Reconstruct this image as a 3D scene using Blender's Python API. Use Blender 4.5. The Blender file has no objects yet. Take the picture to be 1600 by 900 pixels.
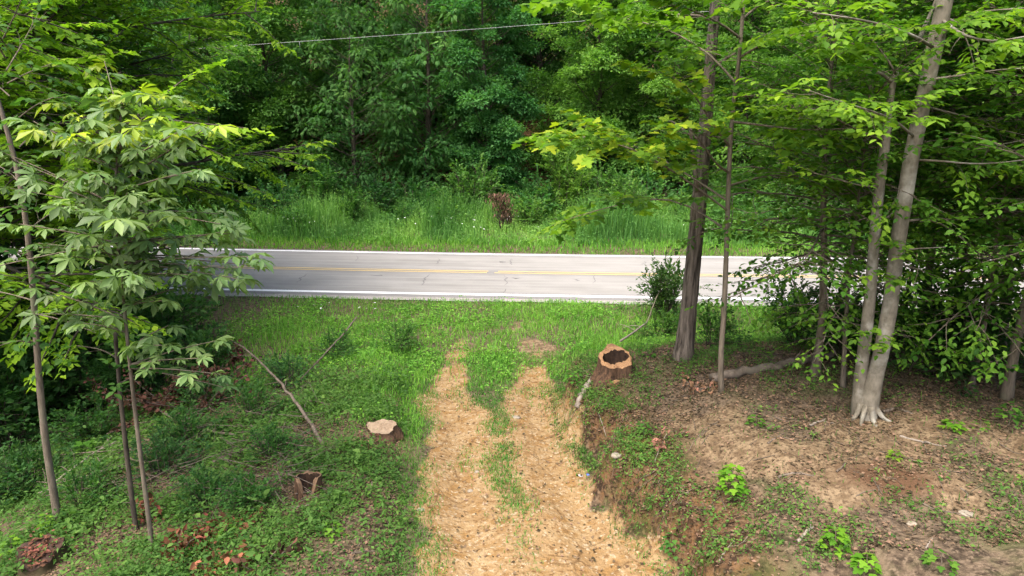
import bpy, math, random
import numpy as np
from mathutils import Vector, Matrix

R = math.radians
sc = bpy.context.scene
col = sc.collection
random.seed(7)

# ------------------------------------------------------------------ camera, sky, sun, exposure
CAM_H, PITCH, FPX = 6.2, R(14), 1100.0
cam_d = bpy.data.cameras.new('camera')
cam_d.sensor_width = 36.0
cam_d.lens = 36.0 * FPX / 1600.0
cam_d.clip_start = 0.1
cam_d.clip_end = 2000
cam = bpy.data.objects.new('camera', cam_d)
cam.location = (0, 0, CAM_H)
cam.rotation_euler = (R(90) - PITCH, 0, 0)
col.objects.link(cam)
sc.camera = cam

SUN_EL, SUN_AZ = 62, 215            # azimuth clockwise from +Y
w = bpy.data.worlds.new('World')
sc.world = w
w.use_nodes = True
nt = w.node_tree
bg = nt.nodes['Background']
sky = nt.nodes.new('ShaderNodeTexSky')
sky.sky_type = 'NISHITA'
sky.sun_disc = False
sky.sun_elevation = R(SUN_EL)
sky.sun_rotation = R(SUN_AZ)
sky.air_density = 0.8
sky.dust_density = 6.0
sky.ozone_density = 0.5
nt.links.new(sky.outputs[0], bg.inputs[0])
bg.inputs[1].default_value = 0.15
sl = bpy.data.lights.new('sun', 'SUN')
sl.energy = 1.2
sl.angle = R(50)
sl.color = (1.0, 0.965, 0.91)
so = bpy.data.objects.new('sun', sl)
az, el = R(SUN_AZ), R(SUN_EL)
sdir = Vector((math.sin(az) * math.cos(el), math.cos(az) * math.cos(el), math.sin(el)))
so.rotation_euler = sdir.to_track_quat('Z', 'Y').to_euler()
so.location = (0, 0, 60)
col.objects.link(so)
vs = sc.view_settings
vs.view_transform = 'Standard'
vs.look = 'None'
vs.exposure = 1.82
vs.gamma = 1.0
sc.render.engine = 'CYCLES'
cy = sc.cycles
cy.max_bounces = 5
cy.diffuse_bounces = 3
cy.use_adaptive_sampling = True
cy.adaptive_threshold = 0.04
cy.glossy_bounces = 2
cy.transmission_bounces = 4
cy.transparent_max_bounces = 4
cy.caustics_reflective = False
cy.caustics_refractive = False
cy.use_light_tree = False
cy.use_denoising = True
cy.sample_clamp_indirect = 6

# ------------------------------------------------------------------ helpers
def nrm(a):
    a = np.asarray(a, float)
    return a / np.maximum(np.linalg.norm(a, axis=-1, keepdims=True), 1e-9)

_perm = np.random.default_rng(3).random((256, 256))
def vnoise(x, y, f=1.0, s=0):
    x = np.asarray(x, float) * f + 37.3 * s
    y = np.asarray(y, float) * f + 91.7 * s
    xi, yi = np.floor(x).astype(int), np.floor(y).astype(int)
    u, v = x - xi, y - yi
    u, v = u * u * (3 - 2 * u), v * v * (3 - 2 * v)
    g = lambda a, b: _perm[a & 255, b & 255]
    return (g(xi, yi) * (1 - u) + g(xi + 1, yi) * u) * (1 - v) + (g(xi, yi + 1) * (1 - u) + g(xi + 1, yi + 1) * u) * v
def fbm(x, y, f=1.0, o=4, s=0):
    t, a, n = 0, 1.0, 0
    for k in range(o):
        t = t + a * vnoise(x, y, f * 2 ** k, s + k)
        n += a
        a *= .5
    return t / n
def sstep(a, b, x):
    t = np.clip((np.asarray(x, float) - a) / (b - a), 0, 1)
    return t * t * (3 - 2 * t)

def raw_mesh(name, V, F, tint=None, smooth=False):
    """F: (n,3) or (n,4) int array, or a list of such arrays"""
    V = np.asarray(V, np.float32)
    Fs = F if isinstance(F, list) else [F]
    Fs = [np.asarray(f, np.int32) for f in Fs if len(f)]
    me = bpy.data.meshes.new(name)
    me.vertices.add(len(V))
    me.vertices.foreach_set('co', V.ravel())
    loops = np.concatenate([f.ravel() for f in Fs])
    sizes = np.concatenate([np.full(len(f), f.shape[1], np.int32) for f in Fs])
    starts = np.concatenate([[0], np.cumsum(sizes)[:-1]]).astype(np.int32)
    me.loops.add(len(loops))
    me.loops.foreach_set('vertex_index', loops)
    me.polygons.add(len(sizes))
    me.polygons.foreach_set('loop_start', starts)
    me.polygons.foreach_set('loop_total', sizes)
    if tint is not None:
        at = me.attributes.new('tint', 'FLOAT', 'POINT')
        at.data.foreach_set('value', np.asarray(tint, np.float32))
    me.update(calc_edges=True)
    if smooth:
        me.polygons.foreach_set('use_smooth', np.ones(len(sizes), bool))
    return me

def link(name, me, mat=None, parent=None, loc=(0, 0, 0), rz=0, sc_=1.0, color=None):
    o = bpy.data.objects.new(name, me)
    if mat is not None and me is not None and len(me.materials) == 0:
        me.materials.append(mat)
    o.parent = parent
    o.location = loc
    o.rotation_euler = (0, 0, rz)
    o.scale = (sc_, sc_, sc_) if np.isscalar(sc_) else sc_
    if color is not None:
        o.color = (*color, 1)
    col.objects.link(o)
    return o

def tag(o, label=None, cat=None, group=None, kind=None):
    if label: o['label'] = label
    if cat: o['category'] = cat
    if group: o['group'] = group
    if kind: o['kind'] = kind
    return o

def empty(name, loc, rz=0, sc_=1.0):
    o = link(name, None, None, None, loc, rz, sc_)
    o.empty_display_size = .2
    return o

class MB:
    """collects tubes / quads of one mesh"""
    def __init__(s):
        s.V, s.Q, s.T, s.n = [], [], [], 0
    def add(s, V, Q=None, T=None):
        V = np.asarray(V, float)
        s.V.append(V)
        if Q is not None and len(Q): s.Q.append(np.asarray(Q) + s.n)
        if T is not None and len(T): s.T.append(np.asarray(T) + s.n)
        s.n += len(V)
    def tube(s, P, r, k=6, rough=0.0, rng=None, cap=True, ridge=0):
        P = np.asarray(P, float)
        n = len(P)
        r = np.broadcast_to(np.asarray(r, float), (n,))
        d = np.gradient(P, axis=0)
        d = nrm(d)
        m = nrm(P[-1] - P[0])[None][0]
        ref = np.array([1., 0, 0]) if abs(m[2]) > .7 else np.array([0, 0, 1.])
        a = nrm(np.cross(d, ref))
        b = np.cross(d, a)
        th = np.linspace(0, 2 * math.pi, k, endpoint=False)
        rr = np.repeat(r[:, None], k, 1)
        if rough and rng is not None:
            rr = rr * (1 + rough * (rng.random((n, k)) - .5))
        if ridge:
            rr = rr * (1 + ridge * (np.arange(k) % 2 - .5))[None]
        V = P[:, None] + rr[..., None] * (np.cos(th)[None, :, None] * a[:, None] + np.sin(th)[None, :, None] * b[:, None])
        i = np.arange(n - 1)[:, None] * k
        j = np.arange(k)[None]
        Q = np.stack([i + j, i + (j + 1) % k, i + k + (j + 1) % k, i + k + j], -1).reshape(-1, 4)
        T = []
        if cap:
            V = np.concatenate([V.reshape(-1, 3), P[:1], P[-1:]])
            c0, c1 = n * k, n * k + 1
            T = [(c0, (q + 1) % k, q) for q in range(k)] + [(c1, (n - 1) * k + q, (n - 1) * k + (q + 1) % k) for q in range(k)]
        s.add(V.reshape(-1, 3), Q, T)
    def mesh(s, name, smooth=True):
        F = []
        if s.Q: F.append(np.concatenate(s.Q))
        if s.T: F.append(np.concatenate(s.T))
        return raw_mesh(name, np.concatenate(s.V), F, smooth=smooth)

# leaf templates: x across, y along, z normal
def T_(v, f): return np.array(v, float), np.array(f, int)
DIAMOND = T_([(0, 0, 0), (.30, .45, .07), (0, 1, -.06), (-.30, .45, .07)], [(0, 1, 2), (0, 2, 3)])
OVATE = T_([(0, 0, 0), (.27, .30, .06), (.24, .62, .05), (0, 1, -.10), (-.24, .62, .05), (-.27, .30, .06), (0, .5, -.01)],
           [(0, 1, 6), (1, 2, 6), (2, 3, 6), (3, 4, 6), (4, 5, 6), (5, 0, 6)])
NARROW = T_([(0, 0, 0), (.10, .28, .03), (.185, .62, .05), (0, 1, -.14), (-.185, .62, .05), (-.10, .28, .03), (0, .55, -.015)],
           [(0, 1, 6), (1, 2, 6), (2, 3, 6), (3, 4, 6), (4, 5, 6), (5, 0, 6)])
LANCE = T_([(0, 0, 0), (.16, .4, .03), (0, 1, -.12), (-.16, .4, .03)], [(0, 1, 2), (0, 2, 3)])
_mo = [(.0, -.02), (.18, .04), (.42, .06), (.36, .2), (.55, .46), (.34, .46), (.27, .56), (.17, .58), (.20, .78), (0, 1.0)]
_mv = [(0, .34, .02)] + [(x, y, .10 * abs(x) - .12 * max(0, y - .4)) for x, y in _mo] + [(-x, y, .10 * abs(x) - .12 * max(0, y - .4)) for x, y in _mo[-2:0:-1]]
MAPLE = T_(_mv, [(0, i, i % (len(_mv) - 1) + 1) for i in range(1, len(_mv))])

def compound_template(kind, seed=0):
    """a whole compound leaf: leaflets joined into one leaf"""
    g = np.random.default_rng(seed)
    P, D, N, S = [], [], [], []
    if kind == 'palmate':
        n = int(g.integers(5, 8))
        for i in range(n):
            a = (i - (n - 1) / 2) / ((n - 1) / 2) * R(118) + g.normal(0, .1)
            s = .68 * (1 - .34 * abs(a) / R(118)) * g.uniform(.88, 1.1)
            dr = g.uniform(.05, .75)
            P.append((0, .32, 0)); D.append((math.sin(a), math.cos(a), -dr)); N.append((0.25 * math.sin(a) + g.normal(0, .25), 0.25 * math.cos(a) + g.normal(0, .25), 1)); S.append(s)
        tmp = NARROW
    else:
        n = 6
        for i in range(n):
            y = .18 + .7 * i / n
            z = -.25 * y * y
            for sd in (-1, 1):
                P.append((0, y, z)); D.append((sd, .45, -.3 - .2 * y)); N.append((0, .3, 1)); S.append(.30 * (1 - .25 * abs(i - 2) / 3))
        P.append((0, .86, -.2)); D.append((0, 1, -.5)); N.append((0, .3, 1)); S.append(.28)
        tmp = DIAMOND
    V, F, _ = leaf_batch(tmp, np.array(P), np.array(D), np.array(N), np.array(S))
    # petiole
    k = len(V)
    V = np.concatenate([V, [(-.012, 0, 0), (.012, 0, 0), (0, .34, .004)]])
    F = np.concatenate([F, [(k, k + 1, k + 2)]])
    return V, F

def leaf_batch(tmpl, P, D, N, S, tint=None, rng=None):
    tv, tf = tmpl
    P, D, N, S = (np.asarray(a, float) for a in (P, D, N, S))
    n, k = len(P), len(tv)
    y = nrm(D)
    x = nrm(np.cross(y, N))
    z = np.cross(x, y)
    S = np.broadcast_to(S, (n,))[:, None, None]
    V = P[:, None] + S * (tv[None, :, 0:1] * x[:, None] + tv[None, :, 1:2] * y[:, None] + tv[None, :, 2:3] * z[:, None])
    F = (np.arange(n)[:, None, None] * k + tf[None]).reshape(-1, 3)
    t = None
    if tint is not None:
        t = np.repeat(np.broadcast_to(tint, (n,)), k)
    return V.reshape(-1, 3), F, t

# ------------------------------------------------------------------ materials
def newmat(name):
    m = bpy.data.materials.new(name)
    m.use_nodes = True
    t = m.node_tree
    b = t.nodes['Principled BSDF']
    return m, t, b
def N(t, kind, **kw):
    n = t.nodes.new(kind)
    for k, v in kw.items():
        if k.startswith('i_'):
            key = k[2:]
            n.inputs[int(key) if key.isdigit() else key].default_value = v
        else:
            setattr(n, k, v)
    return n
def mixc(t, fac, a, b, mode='MIX'):
    n = t.nodes.new('ShaderNodeMix')
    n.data_type = 'RGBA'
    n.blend_type = mode
    for s, v in ((n.inputs[0], fac), (n.inputs[6], a), (n.inputs[7], b)):
        if isinstance(v, bpy.types.NodeSocket): t.links.new(v, s)
        elif isinstance(v, (int, float)): s.default_value = v
        else: s.default_value = (*v, 1)
    return n.outputs[2]
def noise(t, scale, detail=4, rough=.6, vec=None, dim=None):
    n = N(t, 'ShaderNodeTexNoise', i_Scale=scale, i_Detail=detail, i_Roughness=rough)
    if vec is not None: t.links.new(vec, n.inputs['Vector'])
    return n.outputs[0]
def ramp(t, fac, a, b):
    n = N(t, 'ShaderNodeMapRange')
    n.inputs[1].default_value, n.inputs[2].default_value = a, b
    t.links.new(fac, n.inputs[0])
    return n.outputs[0]
def geo_pos(t): return t.nodes.new('ShaderNodeNewGeometry').outputs['Position']
def obj_pos(t): return t.nodes.new('ShaderNodeTexCoord').outputs['Object']
def scaled(t, vec, s):
    n = N(t, 'ShaderNodeMapping')
    n.inputs['Scale'].default_value = s
    t.links.new(vec, n.inputs[0])
    return n.outputs[0]
def bump(t, b, h, strength=.5, dist=.02):
    n = N(t, 'ShaderNodeBump')
    n.inputs['Strength'].default_value = strength
    n.inputs['Distance'].default_value = dist
    t.links.new(h, n.inputs['Height'])
    t.links.new(n.outputs[0], b.inputs['Normal'])

def leaf_material(name, transl=.42, rough=.6, spec=.16, var=.5, hue=.509, yel=(.78, 1.0, .28)):
    """colour = the object's own colour varied per leaf by the tint attribute"""
    m, t, b = newmat(name)
    oi = N(t, 'ShaderNodeObjectInfo')
    at = N(t, 'ShaderNodeAttribute', attribute_name='tint')
    hsv = N(t, 'ShaderNodeHueSaturation')
    t.links.new(oi.outputs['Color'], hsv.inputs['Color'])
    r1 = N(t, 'ShaderNodeMapRange'); r1.inputs[3].default_value = hue + .025; r1.inputs[4].default_value = hue - .025
    r2 = N(t, 'ShaderNodeMapRange'); r2.inputs[3].default_value = 1 - var; r2.inputs[4].default_value = 1 + var * 1.1
    t.links.new(at.outputs['Fac'], r1.inputs[0]); t.links.new(at.outputs['Fac'], r2.inputs[0])
    t.links.new(r1.outputs[0], hsv.inputs['Hue']); t.links.new(r2.outputs[0], hsv.inputs['Value'])
    t.links.new(hsv.outputs[0], b.inputs['Base Color'])
    b.inputs['Roughness'].default_value = rough
    b.inputs['Specular IOR Level'].default_value = spec
    tr = N(t, 'ShaderNodeBsdfTranslucent')
    tc = mixc(t, .55, hsv.outputs[0], yel, 'MULTIPLY')
    g = mixc(t, 1.0, tc, (1.7, 1.7, 1.2), 'MULTIPLY')
    t.links.new(g, tr.inputs['Color'])
    mx = N(t, 'ShaderNodeMixShader')
    mx.inputs[0].default_value = transl
    t.links.new(b.outputs[0], mx.inputs[1]); t.links.new(tr.outputs[0], mx.inputs[2])
    t.links.new(mx.outputs[0], t.nodes['Material Output'].inputs['Surface'])
    return m
M_LEAF = leaf_material('leaf')
M_LEAF_GLOSS = leaf_material('leaf_pale_sheen', .34, .5, .35, .35)
M_GRASS = leaf_material('grass_blade', .36, .6, .15, .5, .530)
M_DEAD = leaf_material('dead_leaf', .12, .75, .15, .75, .505, (1, .8, .5))

def bark_material(name, c1, c2, c3, sx=14, sz=2.2, strength=.7, dist=.03, lichen=.0):
    m, t, b = newmat(name)
    p = obj_pos(t)
    st = scaled(t, p, (sx, sx, sz))
    n1 = noise(t, 1.0, 6, .65, st)
    n2 = noise(t, 2.3, 4, .6, p)
    c = mixc(t, ramp(t, n1, .35, .65), c1, c2)
    c = mixc(t, ramp(t, n2, .52 - lichen, .72 - lichen), c, c3)
    t.links.new(c, b.inputs['Base Color'])
    b.inputs['Roughness'].default_value = .85
    b.inputs['Specular IOR Level'].default_value = .2
    bump(t, b, n1, strength, dist)
    return m
M_BARK = bark_material('bark_furrowed', (.028, .022, .017), (.20, .165, .135), (.12, .10, .08), 20, 1.8, 1.0, .06)
M_BARK_BEECH = bark_material('bark_beech', (.10, .088, .064), (.185, .163, .125), (.31, .295, .25), 9, 5, .9, .02, .02)
M_BARK_DARK = bark_material('bark_dark', (.03, .024, .018), (.085, .07, .052), (.06, .055, .035), 12, 3, .6, .02)
M_BARK_GREY = bark_material('bark_grey_brown', (.07, .056, .04), (.17, .14, .105), (.12, .12, .075), 18, 3, .6, .015)
M_DEADWOOD = bark_material('dead_wood', (.065, .05, .036), (.155, .125, .098), (.1, .088, .066), 9, 3, .5, .012)
M_PALEWOOD = bark_material('bleached_wood', (.14, .115, .09), (.27, .23, .19), (.2, .175, .14), 9, 3, .5, .01)

def cutwood_material():
    m, t, b = newmat('cut_wood')
    p = obj_pos(t)
    w_ = N(t, 'ShaderNodeTexWave', wave_type='RINGS', rings_direction='Z', i_Scale=9, i_Distortion=5, i_Detail=3)
    t.links.new(p, w_.inputs[0])
    n1 = noise(t, 5, 5, .6, p)
    c = mixc(t, w_.outputs[1], (.23, .115, .045), (.31, .18, .085))
    c = mixc(t, ramp(t, n1, .48, .7), c, (.14, .065, .028))
    c = mixc(t, ramp(t, noise(t, 30, 4, .7, scaled(t, p, (1, 1, .15))), .55, .75), c, (.07, .042, .022))
    t.links.new(c, b.inputs['Base Color'])
    b.inputs['Roughness'].default_value = .8
    bump(t, b, n1, .5, .01)
    return m
M_CUT = cutwood_material()
def flat_material(name, c1, c2, scale=6, rough=.85, spec=.2, strength=.4, dist=.01):
    m, t, b = newmat(name)
    n1 = noise(t, scale, 5, .65, obj_pos(t))
    t.links.new(mixc(t, ramp(t, n1, .3, .7), c1, c2), b.inputs['Base Color'])
    b.inputs['Roughness'].default_value = rough
    b.inputs['Specular IOR Level'].default_value = spec
    bump(t, b, n1, strength, dist)
    return m
M_ROT = flat_material('rotten_wood', (.012, .008, .006), (.05, .028, .016), 12)
M_REDBARK = flat_material('red_inner_bark', (.03, .018, .012), (.125, .058, .03), 14)
M_STUMPBARK = bark_material('stump_bark', (.022, .014, .010), (.135, .075, .042), (.075, .045, .028), 22, 2.5, 1.0, .05)
M_FUNGUS = flat_material('mushroom', (.45, .33, .25), (.6, .5, .4), 20)
M_STONE = flat_material('stone', (.17, .14, .10), (.29, .25, .2), 9)
M_WIRE = flat_material('cable', (.25, .255, .26), (.32, .32, .32), 30, .5)
M_WHITEPLASTIC = flat_material('litter_white', (.3, .3, .3), (.4, .4, .4), 10, .4, .4, 0)
M_BLUEPLASTIC = flat_material('litter_blue', (.05, .1, .45), (.1, .2, .6), 10, .4, .4, 0)

# ------------------------------------------------------------------ terrain
DY = [0, 6, 8.46, 10.06, 12.27, 15.5, 18, 21]
DXL = [-.7, -1.0, -1.24, -1.48, -1.83, -2.3, -2.5, -3.0]
RY = [0, 6, 8.46, 10.25, 12.27, 13.73, 17.3, 21]
RX = [3.4, 2.6, 2.12, 1.66, 1.22, 1.15, 1.2, 1.9]
def xl(y): return np.interp(y, DY, DXL)
def xr(y): return np.interp(y, RY, RX)
# road edge lines (world y as a function of x), slightly curved
_near = np.polyfit([-24, -10.3, -5.9, -1.34, 3.1, 8.35, 14.7, 30], [26.0, 24.35, 24.05, 23.79, 23.61, 23.37, 22.99, 22.3], 2)
def ynear(x): return np.polyval(_near, np.clip(x, -45, 40))
_far = np.polyfit([-23.35, -13.06, -7.6, -1.72, 3.98, 8.77, 11.9, 30], [33.5, 32.1, 31.54, 30.95, 30.68, 30.5, 30.4, 29.6], 2)
def yfar(x): return np.polyval(_far, np.clip(x, -45, 40))

def H(x, y):
    x, y = np.broadcast_arrays(np.asarray(x, float), np.asarray(y, float))
    z = .05 * (fbm(x, y, .35, 3, 5) - .5)
    fade = 1 - sstep(16.0, 20.5, y)
    # right-hand bank and plateau
    foot = xr(y) + .8 * (fbm(x, y, .9, 4, 9) - .5)
    u = x - foot
    hb = 1.25 * (1 - sstep(13.5, 19.5, y))
    bank = (.66 * sstep(0, .42, u) + .34 * sstep(.4, 2.4, u)) * hb
    bank = bank + sstep(.2, 1.0, u) * fade * (.30 * (fbm(x, y, 1.1, 3, 2) - .5) + .10 * (fbm(x, y, 4.5, 3, 4) - .5))
    bank = bank + fade * .03 * np.clip(u - 1.5, 0, 6)
    z = z + np.where(u > 0, bank, 0)
    # left-hand side: low berm, then falls away
    v = xl(y) - x
    lf = 1 - sstep(15.5, 20.0, y)
    left = .28 * sstep(0, 1.0, v) * np.exp(-np.clip(v - 1, 0, 9) * .5) - .11 * np.clip(v - 2.5, 0, 9) * 1.0
    left = left + sstep(.1, .8, v) * .14 * (fbm(x, y, 1.1, 3, 7) - .5)
    z = z + np.where(v > 0, left * lf, 0)
    # the track itself: ruts
    ins = (u < 0) & (v < 0)
    lr = np.interp(y, [6, 8.46, 10.06, 12.27, 15.5, 18], [-.1, -.47, -.82, -1.0, -1.57, -1.6])
    rr = np.interp(y, [6, 8.46, 10.06, 12.27, 14.8, 17.3], [1.7, 1.32, 1.02, .61, .45, .5])
    rut = np.exp(-((x - lr) / .33) ** 2) + np.exp(-((x - rr) / .33) ** 2)
    z = z - np.where(ins, .10 * rut * (1 - sstep(15.5, 19, y)), 0)
    z = z + np.where(ins, .09 * (fbm(x, y, 1.6, 4, 11) - .5) + .035 * (fbm(x, y, 6, 3, 12) - .5), 0)
    # road bed lies a little lower
    yn, yf = ynear(x), yfar(x)
    rd = sstep(-1.1, -.25, y - yn) * (1 - sstep(.25, 1.1, y - yf))
    z = z * (1 - rd) - .05 * rd
    # far side: meadow, then the wooded hill
    d = y - yf
    z = z + sstep(.3, 1.6, d) * (.12 + .05 * np.clip(d - 1, 0, 8)) + np.where(d > 8, .42 * np.clip(d - 8, 0, 60) * sstep(8, 16, d), 0)
    z = z + np.where(d > 8, 1.0 * (fbm(x, y, .12, 3, 21) - .5) * sstep(8, 14, d), 0)
    # hollow at the far left
    z = z - .9 * sstep(7.5, 12, -x) * (1 - sstep(17, 21.5, y))
    return z
def Hs(x, y): return float(H(np.array([x]), np.array([y]))[0])

CP, SP = math.cos(PITCH), math.sin(PITCH)
def ray(px, py):
    dx, dy = (px - 800) / FPX, (450 - py) / FPX
    return np.array([dx, CP + dy * SP, -SP + dy * CP])
def gp(px, py):
    """the ground point seen at a photograph pixel"""
    d = ray(px, py)
    t = np.arange(5, 90, .04)
    p = np.array([0, 0, CAM_H])[None] + t[:, None] * d[None]
    k = np.argmax(p[:, 2] < H(p[:, 0], p[:, 1]))
    return p[k]
def at(px, py, depth):
    """the point at a photograph pixel whose world y is depth"""
    d = ray(px, py)
    return np.array([0, 0, CAM_H]) + d * (depth / d[1])

def graded(a, b, lo, hi, step, grow=1.18, mx=4.0):
    c = list(np.arange(lo, hi, step))
    s, x = step, lo
    L = []
    while x > a:
        s = min(s * grow, mx); x -= s; L.append(x)
    s, x = step, c[-1]
    U = []
    while x < b:
        s = min(s * grow, mx); x += s; U.append(x)
    return np.array(L[::-1] + c + U)
gx = graded(-160, 160, -11, 12, .13)
gy = graded(-40, 240, 7.5, 23.5, .13, 1.10)
GX, GY = np.meshgrid(gx, gy)
GZ = H(GX, GY)
def dirt_mask(x, y):
    """bare orange soil of the track: 1 inside"""
    n = 1.1 * (fbm(x, y, 1.3, 5, 31) - .5)
    e = np.minimum(x - xl(y), xr(y) - x)
    m = sstep(-.12, .22, e + n)
    l0 = np.interp(y, [6, 8.46, 10.06, 12.27, 15.5, 18], [-.1, -.47, -.82, -1.0, -1.5, -1.45])
    r0_ = np.interp(y, [6, 8.46, 10.06, 12.27, 14.8, 17.3, 20], [1.7, 1.32, 1.02, .61, .45, .5, .45])
    rutp = np.exp(-((x - l0) / .42) ** 4) + np.exp(-((x - r0_) / .42) ** 4)
    nn_ = fbm(x, y, 1.4, 5, 33) - .5
    far = sstep(12.8, 16.2, y + 5 * nn_)
    m = m * (1 - far * (1 - rutp * (1 - sstep(15.6, 19.5, y + 5 * nn_))))
    lr = np.interp(y, [8.4, 9.2, 10.06, 12.27, 15.5], [.45, .2, .05, -.3, -.55])
    strip = np.exp(-((x - lr + .7 * (fbm(y, y * 0, .7, 2, 35) - .5)) / .34) ** 2) * (.35 + .65 * sstep(9.2, 10.4, y)) * np.clip(1.1 + 3.0 * (fbm(x, y, 2.2, 4, 36) - .5), 0, 1.3)
    return np.clip(m - .35 * strip, 0, 1), np.clip(strip, 0, 1)
def bare_mask(x, y):
    """pale bare soil on the right-hand plateau"""
    u = x - xr(y)
    pz = lambda cx, cy, rx, ry: np.exp(-(((x - cx) / rx) ** 2 + ((y - cy) / ry) ** 2))
    m = pz(5.1, 9.6, 1.9, .9) + .8 * pz(7.6, 10.0, 2.0, .8) + .9 * pz(5.3, 8.3, 1.5, .55) + .55 * pz(3.3, 11.2, .7, .9) + .6 * pz(7.2, 8.6, .9, .6)
    m = m + .9 * pz(-1.5, 18.0, .55, .5) + .9 * pz(.7, 17.8, .6, .9) + .5 * pz(.2, 20.3, .3, .6) + .55 * pz(-2.2, 12.0, .45, .6) + .5 * pz(-2.3, 10.2, .4, .4) + .4 * pz(-3.4, 16.2, .5, .3)
    return np.clip(m * (.9 + 6.5 * (fbm(x, y, 1.3, 6, 41) - .5)), 0, 1)
dm, strip = dirt_mask(GX, GY)
bm_ = bare_mask(GX, GY)
# wetter, redder soil patch on the plateau
red = np.clip(np.exp(-(((GX - 5.15) / .75) ** 2 + ((GY - 8.75) / .55) ** 2)) * 1.2, 0, 1)
FLOORM = sstep(36, 40, GY)
_u = GX - xr(GY) - .8 * (fbm(GX, GY, .9, 4, 9) - .5)
face = sstep(-.12, .1, _u) * (1 - sstep(.6, 1.5, _u)) * (1 - sstep(15, 18, GY)) + FLOORM      # raw earth of the cut bank, leaf mould under the wood
nv = GX.size
idx = np.arange(nv).reshape(GX.shape)
quads = np.stack([idx[:-1, :-1], idx[:-1, 1:], idx[1:, 1:], idx[1:, :-1]], -1).reshape(-1, 4)
cxm, cym = (GX[:-1, :-1] + GX[1:, 1:]).ravel() / 2, (GY[:-1, :-1] + GY[1:, 1:]).ravel() / 2
intrack = (cxm > xl(cym) - .1) & (cxm < xr(cym) + .1) & (cym < 17.2) & (cym > -8)
VALL = np.stack([GX, GY, GZ], -1).reshape(-1, 3)
def sub_mesh(name, sel):
    q = quads[sel]
    used, inv = np.unique(q, return_inverse=True)
    me = raw_mesh(name, VALL[used], inv.reshape(-1, 4), smooth=True)
    a = me.color_attributes.new('mask', 'FLOAT_COLOR', 'POINT')
    c = np.stack([dm.ravel()[used], bm_.ravel()[used], red.ravel()[used], face.ravel()[used]], -1).astype(np.float32)
    a.data.foreach_set('color', c.ravel())
    return me
def ground_material():
    m, t, b = newmat('soil')
    p = geo_pos(t)
    at_ = N(t, 'ShaderNodeAttribute', attribute_name='mask')
    sp = N(t, 'ShaderNodeSeparateColor')
    t.links.new(at_.outputs['Color'], sp.inputs[0])
    n1, n2, n3 = noise(t, 1.3, 5, .6, p), noise(t, 6, 3, .6, p), noise(t, 17, 2, .55, p)
    # clay of the track
    clay = mixc(t, ramp(t, n1, .3, .7), (.222, .150, .074), (.175, .105, .046))
    clay = mixc(t, ramp(t, n2, .45, .7), clay, (.255, .182, .098))
    n4 = noise(t, 3.2, 4, .65, p)
    clay = mixc(t, ramp(t, n4, .52, .62), clay, (.185, .108, .042))
    clay = mixc(t, ramp(t, noise(t, 11, 3, .6, p), .57, .63), clay, (.135, .078, .034))
    clay = mixc(t, ramp(t, noise(t, 13, 2, .6, scaled(t, p, (1, 1, 1.3))), .60, .66), clay, (.27, .212, .138))
    vo = N(t, 'ShaderNodeTexVoronoi', feature='DISTANCE_TO_EDGE', i_Scale=2.2)
    wp = mixc(t, .3, p, N(t, 'ShaderNodeTexNoise', i_Scale=5.0).outputs[1])
    t.links.new(wp, vo.inputs['Vector'])
    crk = ramp(t, vo.outputs[0], .035, .0)
    crm = N(t, 'ShaderNodeMath', operation='MULTIPLY'); t.links.new(crk, crm.inputs[0]); t.links.new(ramp(t, n1, .46, .6), crm.inputs[1])
    clay = mixc(t, crm.outputs[0], clay, (.10, .058, .025))
    # humus
    hum = mixc(t, ramp(t, n2, .38, .62), (.030, .022, .015), (.115, .084, .056))
    hum = mixc(t, ramp(t, n3, .5, .66), hum, (.135, .10, .068))
    hum = mixc(t, ramp(t, n1, .5, .75), hum, (.07, .075, .03))
    pale = mixc(t, ramp(t, n2, .38, .62), (.10, .068, .039), (.185, .135, .082))
    pale = mixc(t, ramp(t, n3, .5, .64), pale, (.075, .05, .03))
    c = mixc(t, ramp(t, sp.outputs[1], .15, .55), hum, pale)
    c = mixc(t, ramp(t, sp.outputs[2], .35, .9), c, (.085, .048, .027))
    raw = mixc(t, ramp(t, n2, .42, .58), (.025, .016, .010), (.11, .06, .028))
    raw = mixc(t, ramp(t, n3, .5, .62), raw, (.105, .066, .036))
    raw = mixc(t, ramp(t, n1, .5, .68), raw, (.045, .05, .014))
    c = mixc(t, at_.outputs['Alpha'], c, raw)
    dn = N(t, 'ShaderNodeMath', operation='ADD'); t.links.new(sp.outputs[0], dn.inputs[0])
    dq = N(t, 'ShaderNodeMath', operation='MULTIPLY_ADD'); t.links.new(n2, dq.inputs[0]); dq.inputs[1].default_value = .6; dq.inputs[2].default_value = -.3
    t.links.new(dq.outputs[0], dn.inputs[1])
    c = mixc(t, ramp(t, dn.outputs[0], .3, .65), c, clay)
    t.links.new(c, b.inputs['Base Color'])
    b.inputs['Roughness'].default_value = .95
    b.inputs['Specular IOR Level'].default_value = .1
    ad = N(t, 'ShaderNodeMath', operation='ADD'); t.links.new(n2, ad.inputs[0]); t.links.new(n3, ad.inputs[1])
    sb = N(t, 'ShaderNodeMath', operation='SUBTRACT'); t.links.new(ad.outputs[0], sb.inputs[0]); sb.inputs[1].default_value = 0
    bump(t, b, sb.outputs[0], .7, .05)
    return m
M_GROUND = ground_material()
tag(link('ground', sub_mesh('ground', ~intrack), M_GROUND), 'uneven wooded ground with grass, weeds and leaf litter', 'ground', kind='structure')
tag(link('dirt_track', sub_mesh('dirt_track', intrack), M_GROUND), 'rutted orange clay track running down to the road', 'track', kind='structure')

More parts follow.
